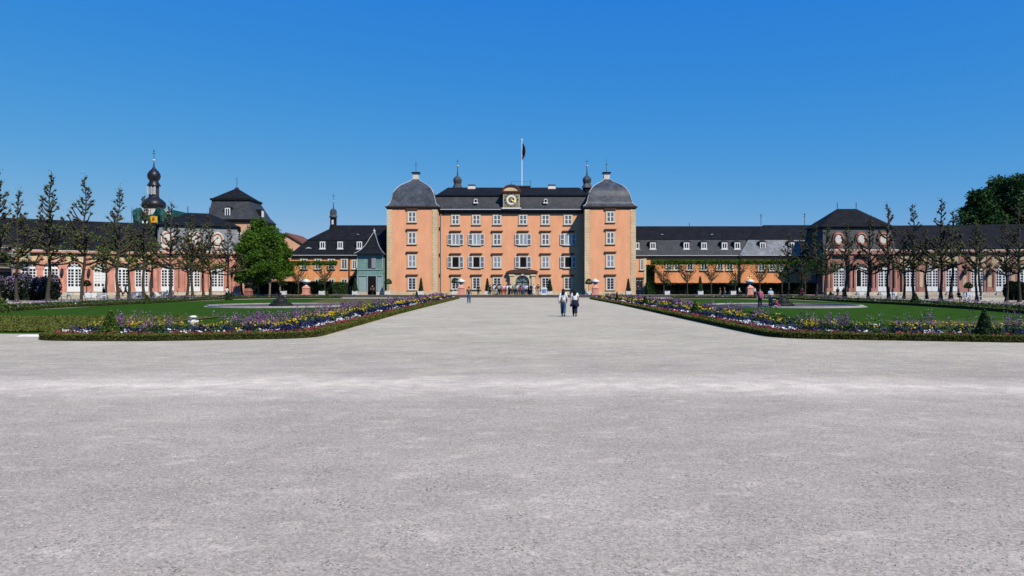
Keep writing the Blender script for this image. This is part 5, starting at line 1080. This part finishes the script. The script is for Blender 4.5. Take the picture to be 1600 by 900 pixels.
def parts_for(pose, long_sleeve=False):
    key = (pose, long_sleeve)
    if key in BODY: return BODY[key]
    J = skeleton(pose); r = dict(pelvis=(.14, .10), waist=(.12, .085), chest=(.145, .10), neck=.058, head=(.092, .105), crown=(.075, .08)); N = {k: (J[k], r[k]) for k in r}
    E = [('pelvis', 'waist'), ('waist', 'chest'), ('chest', 'neck'), ('neck', 'head'), ('head', 'crown')]
    for s in 'lr':
        for k, rr in (('sh', .065), ('el', .047), ('wr', .034), ('hip', .09), ('kn', .062), ('an', .042), ('toe', .036)): N[k+s] = (J[k+s], rr)
        E += [('chest', 'sh'+s), ('sh'+s, 'el'+s), ('el'+s, 'wr'+s), ('pelvis', 'hip'+s), ('hip'+s, 'kn'+s), ('kn'+s, 'an'+s), ('an'+s, 'toe'+s)]
    body = skin_mesh(N, E)
    # hands: palm + five tapering fingers, and nose/ears/eyes merged in the same mesh
    ex = MB()
    for s, q in (('l', 1), ('r', -1)):
        w_, e_ = J['wr'+s], J['el'+s]; d = (w_-e_).normalized(); sd_ = d.cross(Vector((q, 0, 0))).normalized() if abs(d.x) < .9 else Vector((0, 0, 1)); nrm = d.cross(sd_).normalized()
        ex.tube([w_-d*.02, w_+d*.04, w_+d*.09], [.024, .036, .034], 8)
        for k, (o_, L) in enumerate(((-.026, .065), (-.009, .078), (.009, .073), (.026, .055))):
            b0 = w_+d*.085+sd_*o_; ex.tube([b0, b0+d*L*.5+nrm*.004*q, b0+d*L*.85+nrm*.018*q], [.0095, .0085, .006], 5)
        b0 = w_+d*.03-sd_*.028; ex.tube([b0, b0+d*.035-sd_*.024, b0+d*.065-sd_*.026], [.011, .0095, .007], 5)
    h = J['head']; fz = Vector((0, -1, 0))
    ex.tube([h+Vector((0, -.085, .02)), h+Vector((0, -.108, -.012))], [.009, .016], 5)
    for q in (-1, 1): ex.lathe((h.x+q*.082, h.y+.01, h.z), [(.004, -.03), (.016, -.01), (.018, .015), (.006, .03)], 6)
    ex.tube([h+Vector((-.022, -.088, -.045)), h+Vector((.022, -.088, -.045))], .006, 4)
    n0 = len(body.vertices); vs = [tuple(v.co) for v in body.vertices]+[tuple(v) for v in ex.v]; fs = [tuple(p.vertices) for p in body.polygons]+[tuple(i+n0 for i in f) for f in ex.f]
    bm_ = bpy.data.meshes.new('person'); bm_.from_pydata(vs, [], fs); bm_.polygons.foreach_set('use_smooth', [True]*len(fs)); bm_.update()
    g = .016
    def grow(v): return tuple(x_+g for x_ in v) if isinstance(v, tuple) else v+g
    tn = {'chest': (J['chest'], (.178, .128)), 'waist': (J['waist'], (.150, .112)), 'pelvis': (J['pelvis']+Vector((0, 0, -.035)), (.178, .142)), 'col': (J['chest'].lerp(J['neck'], .72), .075)}
    te = [('chest', 'waist'), ('waist', 'pelvis'), ('chest', 'col')]
    for s in 'lr':
        tn['sh'+s] = (J['sh'+s], .088); tn['el'+s] = (J['el'+s] if long_sleeve else J['sh'+s].lerp(J['el'+s], .75), .068); te += [('chest', 'sh'+s), ('sh'+s, 'el'+s)]
        if long_sleeve: tn['wr'+s] = (J['el'+s].lerp(J['wr'+s], .93), .05); te.append(('el'+s, 'wr'+s))
    top = skin_mesh(tn, te)
    bn = {'pelvis': (J['pelvis']-Vector((0, 0, .02)), (.165, .13)), 'top': (J['pelvis'].lerp(J['waist'], .75), (.145, .115))}; be = [('pelvis', 'top')]
    for s in 'lr':
        bn['hip'+s] = (J['hip'+s], .125); bn['kn'+s] = (J['kn'+s], .088); bn['an'+s] = (J['kn'+s].lerp(J['an'+s], .92), .076); be += [('pelvis', 'hip'+s), ('hip'+s, 'kn'+s), ('kn'+s, 'an'+s)]
    bot = skin_mesh(bn, be)
    shoe = MB()
    for s in 'lr':
        a, t_ = J['an'+s], J['toe'+s]; shoe.tube([a+(a-t_).normalized()*.05+Vector((0, 0, -.03)), a+Vector((0, 0, -.02)), a.lerp(t_, .6), t_+(t_-a).normalized()*.05+Vector((0, 0, .0))], [.035, .048, .045, .028], 8)
    sm_ = bpy.data.meshes.new('shoes'); sm_.from_pydata([tuple(v) for v in shoe.v], [], shoe.f); sm_.update()
    def hairm(long):
        mb = MB(); c = h+Vector((0, .012, .025)); n, m = 8, 12; vs = []
        for i in range(n+1):
            a = (pi*.62)*i/n
            for j in range(m):
                b = 2*pi*j/m; front = max(0, -math.sin(b)); a2 = a*(1-.38*front); vs.append((c.x+.098*math.sin(a2)*math.cos(b), c.y+.112*math.sin(a2)*math.sin(b), c.z+.112*math.cos(a2)))
        mb.add(vs, [(i*m+j, i*m+(j+1) % m, (i+1)*m+(j+1) % m, (i+1)*m+j) for i in range(n) for j in range(m)], True)
        if long: mb.tube([h+Vector((0, .06, .05)), h+Vector((0, .085, -.06)), h+Vector((0, .10, -.17)), h+Vector((0, .09, -.26))], [.09, .105, .10, .04], 10)
        me = bpy.data.meshes.new('hair'); me.from_pydata([tuple(v) for v in mb.v], [], mb.f); me.polygons.foreach_set('use_smooth', [True]*len(mb.f)); me.update(); return me
    BODY[key] = dict(body=bm_, top=top, bottom=bot, shoes=sm_, hair=hairm(False), longhair=hairm(True), J=J); return BODY[key]
def child(name, me, m, par):
    o = bpy.data.objects.new(name, me); COL.objects.link(o); o.parent = par
    if len(me.materials) == 0: me.materials.append(m)
    o.material_slots[0].link = 'OBJECT'; o.material_slots[0].material = m; ORG[o.name] = Vector((0, 0, 0)); return o
HAIRD = (.02, .014, .01); HAIRB = (.10, .06, .03); GREY = (.35, .33, .3)
def person(x, y, z, H, face, topc, botc, pose='stand', hair=HAIRD, longh=False, long_sleeve=False, label='', group=None, wide=1.0):
    """face: heading in degrees, 0 = towards the camera, 180 = away"""
    B = parts_for(pose, long_sleeve); o = child('person', B['body'], M['skin'], None); s = H/1.70; o.scale = (s*wide, s*wide, s); o.location = (x, y, z); o.rotation_euler = (0, 0, math.radians(face)); prop(o, label, 'person', group)
    child('shirt', B['top'], cloth(topc), o); child('trousers', B['bottom'], cloth(botc), o); child('shoes', B['shoes'], cloth((.03, .025, .025)), o); child('hair', B['longhair' if longh else 'hair'], cloth(hair), o); return o, B, s
WHT = (.78, .78, .78); NAVY = (.012, .018, .045); JEAN = (.045, .085, .17); BLK = (.012, .012, .014); BEI = (.42, .36, .27); LBL = (.42, .58, .70)
D1 = 1925/46.6
w1, B, s = person(sx(880, D1), D1, 0, 1.64, 180, WHT, JEAN, 'walk', longh=True, long_sleeve=True, label='woman in white blouse and blue jeans walking away on the gravel path')
sb = MB(); sb.tube([(-.17, .09, 1.40), (-.05, .135, 1.25), (.1, .135, 1.1), (.17, .10, .98)], .014, 5).lathe((.19, .06, .93), [(.02, -.12), (.08, -.1), (.085, .08), (.03, .12)], 8, sy=.5)
me = bpy.data.meshes.new('bag'); me.from_pydata([tuple(v) for v in sb.v], [], sb.f); me.update()
bo = child('shoulder_bag', me, cloth((.09, .06, .03)), None); bo.location = w1.location; bo.rotation_euler = w1.rotation_euler; bo.scale = w1.scale; prop(bo, 'small brown shoulder bag slung across the back of the woman in blue jeans', 'bag')
w2, B, s = person(sx(898, D1-.25), D1-.25, 0, 1.62, 180, (.74, .73, .76), NAVY, 'walk', longh=True, label='woman in white sleeveless top with navy jacket tied round her waist')
jk = MB(); n_ = 14; vs = []
for i, (r, z) in enumerate(((.15, 1.03), (.18, .96), (.215, .86), (.24, .74), (.23, .66))):
    for j in range(n_):
        a = 2*pi*j/n_; k = 1+.1*math.sin(a*5+i*.4)*(i/4); zz = z-(.07*math.sin(a*3+1) if i == 4 else 0); vs.append((r*k*math.cos(a)*1.15, r*k*math.sin(a)*.85+.02, zz))
jk.add(vs, [(i*n_+j, i*n_+(j+1) % n_, (i+1)*n_+(j+1) % n_, (i+1)*n_+j) for i in range(4) for j in range(n_)], True)
me = bpy.data.meshes.new('jacket'); me.from_pydata(jk.v, [], jk.f); me.polygons.foreach_set('use_smooth', jk.sm); me.update(); child('tied_jacket', me, cloth(NAVY), w2)
D2 = 1925/26.2; person(sx(732.7, D2), D2, 0, 1.80, 176, (.075, .075, .08), (.06, .11, .22), 'stand', hair=HAIRB, label='man in dark grey shirt and blue jeans seen from behind at the far path')
# visitors at the portal
CR = [(766.5, BLK, BLK, 'stand', 'person all in black at the left end of the crowd'), (770, WHT, BEI, 'hips', 'person in white shirt and beige trousers at the left of the crowd'), (775, BLK, WHT, 'stand', 'person in black top and white trousers in the crowd'),
      (779, (.35, .3, .3), BLK, 'stand', 'person in grey top behind the one in black in the crowd'), (782.5, (.10, .18, .45), NAVY, 'stand', 'person in blue jacket in the left half of the crowd'), (787, (.75, .6, .58), (.45, .02, .03), 'stand', 'person with pale top over bright red trousers in the crowd'),
      (792.3, WHT, BEI, 'hips', 'large person in white shirt and beige trousers in the crowd'), (796.5, WHT, BLK, 'stand', 'person in white top and black trousers left of the portal'), (801.3, (.22, .33, .25), BLK, 'stand', 'person in grey green shirt at the left side of the portal'),
      (807, WHT, JEAN, 'stand', 'person in white shirt and jeans before the portal'), (812.5, (.40, .03, .04), (.10, .05, .04), 'stand', 'person in dark red top before the portal'), (817.5, (.12, .22, .48), JEAN, 'stand', 'person in blue shirt in the middle of the portal'),
      (823, WHT, NAVY, 'hips', 'person in white shirt and navy trousers at the right side of the portal'), (830.5, BLK, BLK, 'stand', 'person dressed in black against the right portal pillar'), (834.5, (.70, .6, .66), WHT, 'stand', 'person in pale pink top and white trousers right of the portal'), (839.8, (.06, .05, .05), BEI, 'stand', 'person in dark top and beige trousers at the right end of the crowd'),
      (804.5, (.6, .45, .45), BLK, 'stand', 'person in pale pink behind the front row left of the portal'), (810, (.5, .5, .55), NAVY, 'stand', 'person in pale grey behind the front row at the portal'), (820.5, (.55, .55, .6), BLK, 'stand', 'person in light grey at the back of the crowd in the portal'),
      (777, (.03, .03, .05), NAVY, 'stand', 'person in dark jacket at the back of the crowd, left of the portal'), (789.5, (.5, .1, .1), BLK, 'stand', 'person in red sweater at the back of the crowd, left of the portal'), (799, WHT, NAVY, 'stand', 'person in white shirt and navy trousers behind the grey green shirt'), (815, WHT, BLK, 'stand', 'person in white shirt behind the dark red top in the portal'), (826.5, (.1, .12, .2), BLK, 'stand', 'person in dark blue at the right back of the crowd'), (772.5, (.6, .62, .66), JEAN, 'stand', 'person in pale grey shirt and jeans at the left back of the crowd')]
for i, (px, tc_, bc_, ps, lab) in enumerate(CR):
    D = 115.6+(i*7 % 5)*.42+(.6 if i > 15 else 0); px += ((i*13) % 7-3)*.28; person(sx(px, D), D, TZ, 1.70+((i*37) % 10)*.018, (180, 170, 150, 200, 20, 190, 180)[i % 7], tc_, bc_, ps, hair=(HAIRD, HAIRB, GREY)[i % 3], longh=(i % 3 == 1), label=lab, group='visitors gathered before the portal', wide=1.0+.06*(i % 4)+.04)
# garden visitors
D = 58.2
person(sx(1187.5, D), D, 0, 1.60, -35, (.60, .16, .24), NAVY, 'stand', hair=HAIRB, long_sleeve=True, label='person in pink and white jacket with dark trousers by the right basin')
person(sx(1204, D), D, 0, 1.64, 10, LBL, NAVY, 'crossed', hair=GREY, label='person in light blue shirt with folded arms by the right basin')
person(sx(1209, 56.5), 56.3, 0, 1.15, 70, (.75, .02, .16), (.5, .5, .55), 'crouch', hair=(.5, .25, .05), long_sleeve=True, label='child in bright pink jacket crouching on the lawn by the right basin')
def gp_(px, D, H, face, t_, b_, ps, lab, z=0, **k): person(sx(px, D), D, z, H, face, t_, b_, ps, label=lab, **k)
gp_(161.5, 96, 1.7, 150, BLK, BLK, 'reach', 'person in black standing between tree trunks before the left arcade', long_sleeve=True)
gp_(188, 104, 1.7, 90, (.7, .5, .52), BLK, 'bigwalk', 'person in pale pink shirt striding past the left arcade', z=.34); gp_(196, 103, 1.75, 90, WHT, BLK, 'bigwalk', 'person in white shirt and black trousers striding past the left arcade', z=.34)
gp_(329, 100, 1.72, 160, (.70, .45, .28), (.06, .015, .02), 'stand', 'person in peach top and dark trousers before a left pavilion door'); gp_(354, 99, 1.74, 170, WHT, BLK, 'hips', 'person in white shirt and black trousers beside the clipped cone')
gp_(261, 98, 1.7, 30, LBL, NAVY, 'sit', 'seated person in pale blue at a white garden chair on the left'); gp_(270, 98, 1.7, -40, (.7, .66, .75), (.4, .3, .45), 'sit', 'seated person in pale lilac under the left avenue')
gp_(1309, 99, 1.7, 10, BLK, (.6, .5, .5), 'stand', 'person in black jacket and pale trousers before the right pavilion'); gp_(1318, 99, 1.66, 10, (.03, .02, .04), BLK, 'stand', 'dark dressed person beside the right pavilion door')
gp_(1155, 113, 1.7, 60, WHT, BLK, 'bigwalk', 'person in white shirt striding left of the right gilded urn'); gp_(1179, 112, 1.7, 20, (.45, .66, .72), BLK, 'stand', 'person in pale turquoise shirt right of the gilded urn')
gp_(1132, 114, 1.72, 80, (.02, .03, .06), JEAN, 'walk', 'person in dark jacket and jeans before the right hedge'); gp_(1125, 114.5, 1.66, 80, (.10, .03, .03), (.3, .28, .28), 'walk', 'person in dark red top walking before the right hedge')
gp_(1253.5, 101, 1.65, 0, (.28, .03, .04), BLK, 'stand', 'person in dark red jacket between avenue trunks right of the hedge', long_sleeve=True); gp_(997, 115, 1.7, 180, BLK, BLK, 'hips', 'person in black at the porch door beside the right tower', z=TZ)
gp_(747.3, 117.5, 1.72, 180, BLK, BLK, 'stand', 'person in black standing alone before the window left of the crowd', z=TZ, long_sleeve=True); gp_(1498, 92, 1.65, 0, (.03, .02, .03), (.05, .03, .05), 'sit', 'dark dressed person seated at the bench on the right')
gp_(582, 117.1, 1.7, 0, BLK, BLK, 'stand', 'person in black standing in the dark doorway of the green pavilion', z=TZ)
# bronze groups: rock with figures
def group(px, D, side, seed):
    x = sx(px, D); o = empty('fountain_statue', (x, D, 0), (f'dark bronze figures on a rock in the {side} fountain basin'), 'statue', 'bronze groups in the basins'); rg = random.Random(seed); s = D/FP
    mb = MB(); ico(mb, (x, D, .12), (1.0, .8, .32), seed); ico(mb, (x+.45, D, .14), (.6, .5, .25), seed+1); ico(mb, (x-.55, D, .12), (.5, .5, .22), seed+2); ico(mb, (x, D, .38), (.55, .5, .42), seed+3); mb.build('rock', 'bronze', o)
    J = {'a': (Vector((0, 0, .6)), .15), 'b': (Vector((.02, 0, .85)), .13), 'c': (Vector((.05, 0, 1.05)), .05), 'd': (Vector((.06, -.02, 1.2)), .085), 'e': (Vector((.28, 0, .86)), .05), 'f': (Vector((.4, -.1, .62)), .04), 'g': (Vector((-.22, 0, .95)), .05), 'h': (Vector((-.4, 0, 1.22)), .035), 'k': (Vector((.28, -.2, .5)), .08), 'l': (Vector((.6, -.2, .28)), .06), 'm': (Vector((-.28, -.2, .5)), .08), 'n': (Vector((-.6, -.1, .25)), .06)}
    me = skin_mesh(J, [('a', 'b'), ('b', 'c'), ('c', 'd'), ('b', 'e'), ('e', 'f'), ('b', 'g'), ('g', 'h'), ('a', 'k'), ('k', 'l'), ('a', 'm'), ('m', 'n')]); me.materials.append(M['bronze']); f = bpy.data.objects.new('seated_figure', me); COL.objects.link(f); f.parent = o; ORG[f.name] = ORG[o.name]; f.location = (0, 0, .05)
    f2 = f.copy(); COL.objects.link(f2); f2.name = 'small_figure'; f2.parent = o; f2.scale = (-.62, .7, .62); f2.location = (.55, .1, .05)
basin(441, 64, 6.3, 'left'); group(438, 62.5, 'left', 3); basin(1224, 64, 6.6, 'right'); group(1222, 62.5, 'right', 9)
# ------------------------------------------------------------ benches, tables, signs
def bench(px, D, rz, label, w=1.7, z=0):
    x = sx(px, D); o = empty('garden_bench', (x, D, z), label, 'bench', 'white garden benches', rz); ORG[o.name] = Vector((0, 0, 0))
    sb_ = MB(); 
    for i in range(4): sb_.box(-w/2, w/2, -.26+i*.13, -.16+i*.13, .42, .46)
    sb_.build('seat', 'white', o); bb = MB()
    for i in range(3): bb.box(-w/2, w/2, .27, .31, .55+i*.16, .67+i*.16)
    bb.build('backrest', 'white', o)
    for a in (-1, 1):
        x0, x1 = sorted((a*w/2, a*(w/2-.07))); MB().box(x0, x1, -.28, -.21, 0, .66).build('leg', 'white', o); MB().box(x0, x1, .31, .38, 0, 1.0).build('leg', 'white', o); MB().box(x0, x1, -.28, .31, .661, .71).build('armrest', 'white', o)
for a in ((100, 91, -.2, 'white slatted bench between the lilac bush and an arched door', 1.5), (141, 84, .3, 'white slatted bench with its back to the lawn beside a thick trunk', 1.3), (155, 85, -.4, 'white bench at the feet of the person in black', 1.5), (215, 96, 0, 'white bench before the arched doors between two slim trunks', 2.0),
          (248, 97, .8, 'white garden bench next to the seated visitors, left one', 1.0), (256, 97, -.5, 'white garden bench next to the seated visitors, right one', 1.0), (1402, 93, .7, 'white bench between trunks right of the right pavilion', 1.3), (1348, 103, 0, 'white bench before the open pavilion door on the right', 1.0), (1512, 87, .9, 'white bench below the domed topiary on the right', 1.2), (1524, 93, 0, 'white bench behind the domed topiary on the right', 1.5), (1386, 99, 0, 'white bench low before the third pavilion door on the right', 1.5)): bench(*a)
x = sx(850, 115.8); y = 115.8; sg_ = empty('a_frame_sign', (x, y, TZ), 'white standing board with blue panel right of the crowd', 'sign')
MB().box(x-.42, x+.42, y, y+.05, TZ, TZ+1.25).box(x-.4, x-.34, y+.05, y+.5, TZ, TZ+.06).box(x+.34, x+.4, y+.05, y+.5, TZ, TZ+.06).build('board', 'white', sg_)
MB().box(x-.3, x+.3, y-.012, y-.002, TZ+.3, TZ+.95).build('blue_panel', 'blue', sg_); MB().box(x-.12, x+.16, y-.02, y-.013, TZ+.42, TZ+.5).box(x-.06, x+.2, y-.02, y-.013, TZ+.62, TZ+.68).box(x-.14, x+.02, y-.02, y-.013, TZ+.78, TZ+.84).build('white_print', 'white', sg_)
# small stone pot in the left bed
x, y = sx(302, 30), 30; po = empty('stone_pot', (x, y, 0), 'small pale stone lamp of two stacked discs in the left bed', 'garden lamp')
MB().lathe((x, y, .05), [(.1, 0), (.22, .2), (.21, .26), (.07, .3), (.06, .38)], 14).build('base', 'white', po); MB().lathe((x, y, .42), [(.05, 0), (.17, .02), (.17, .06), (.08, .1)], 14).build('cap', 'white', po)
prop(MB().frus((-17.4, -16.5, 24.7, 25.3), 0, (-17.3, -16.6, 24.8, 25.2), .05).build('kerb_stone', 'offwhite'), 'pale stone slab at the left end of the flower bed', 'stone slab')
for px, D in ((1362, 30.5), (1388, 27.5), (1566, 29)):
    x = sx(px, D); prop(MB().lathe((x, D, .03), [(.28, 0), (.32, .05), (.3, .09), (.05, .12)], 12).build('ground_light', 'white', None, (x, D, 0)), {1362: 'flat pale disc on the lawn edge behind the right bed, leftmost', 1388: 'flat white disc among yellow flowers of the right bed', 1566: 'flat white disc right of the big cone in the right bed'}[px], 'garden light')
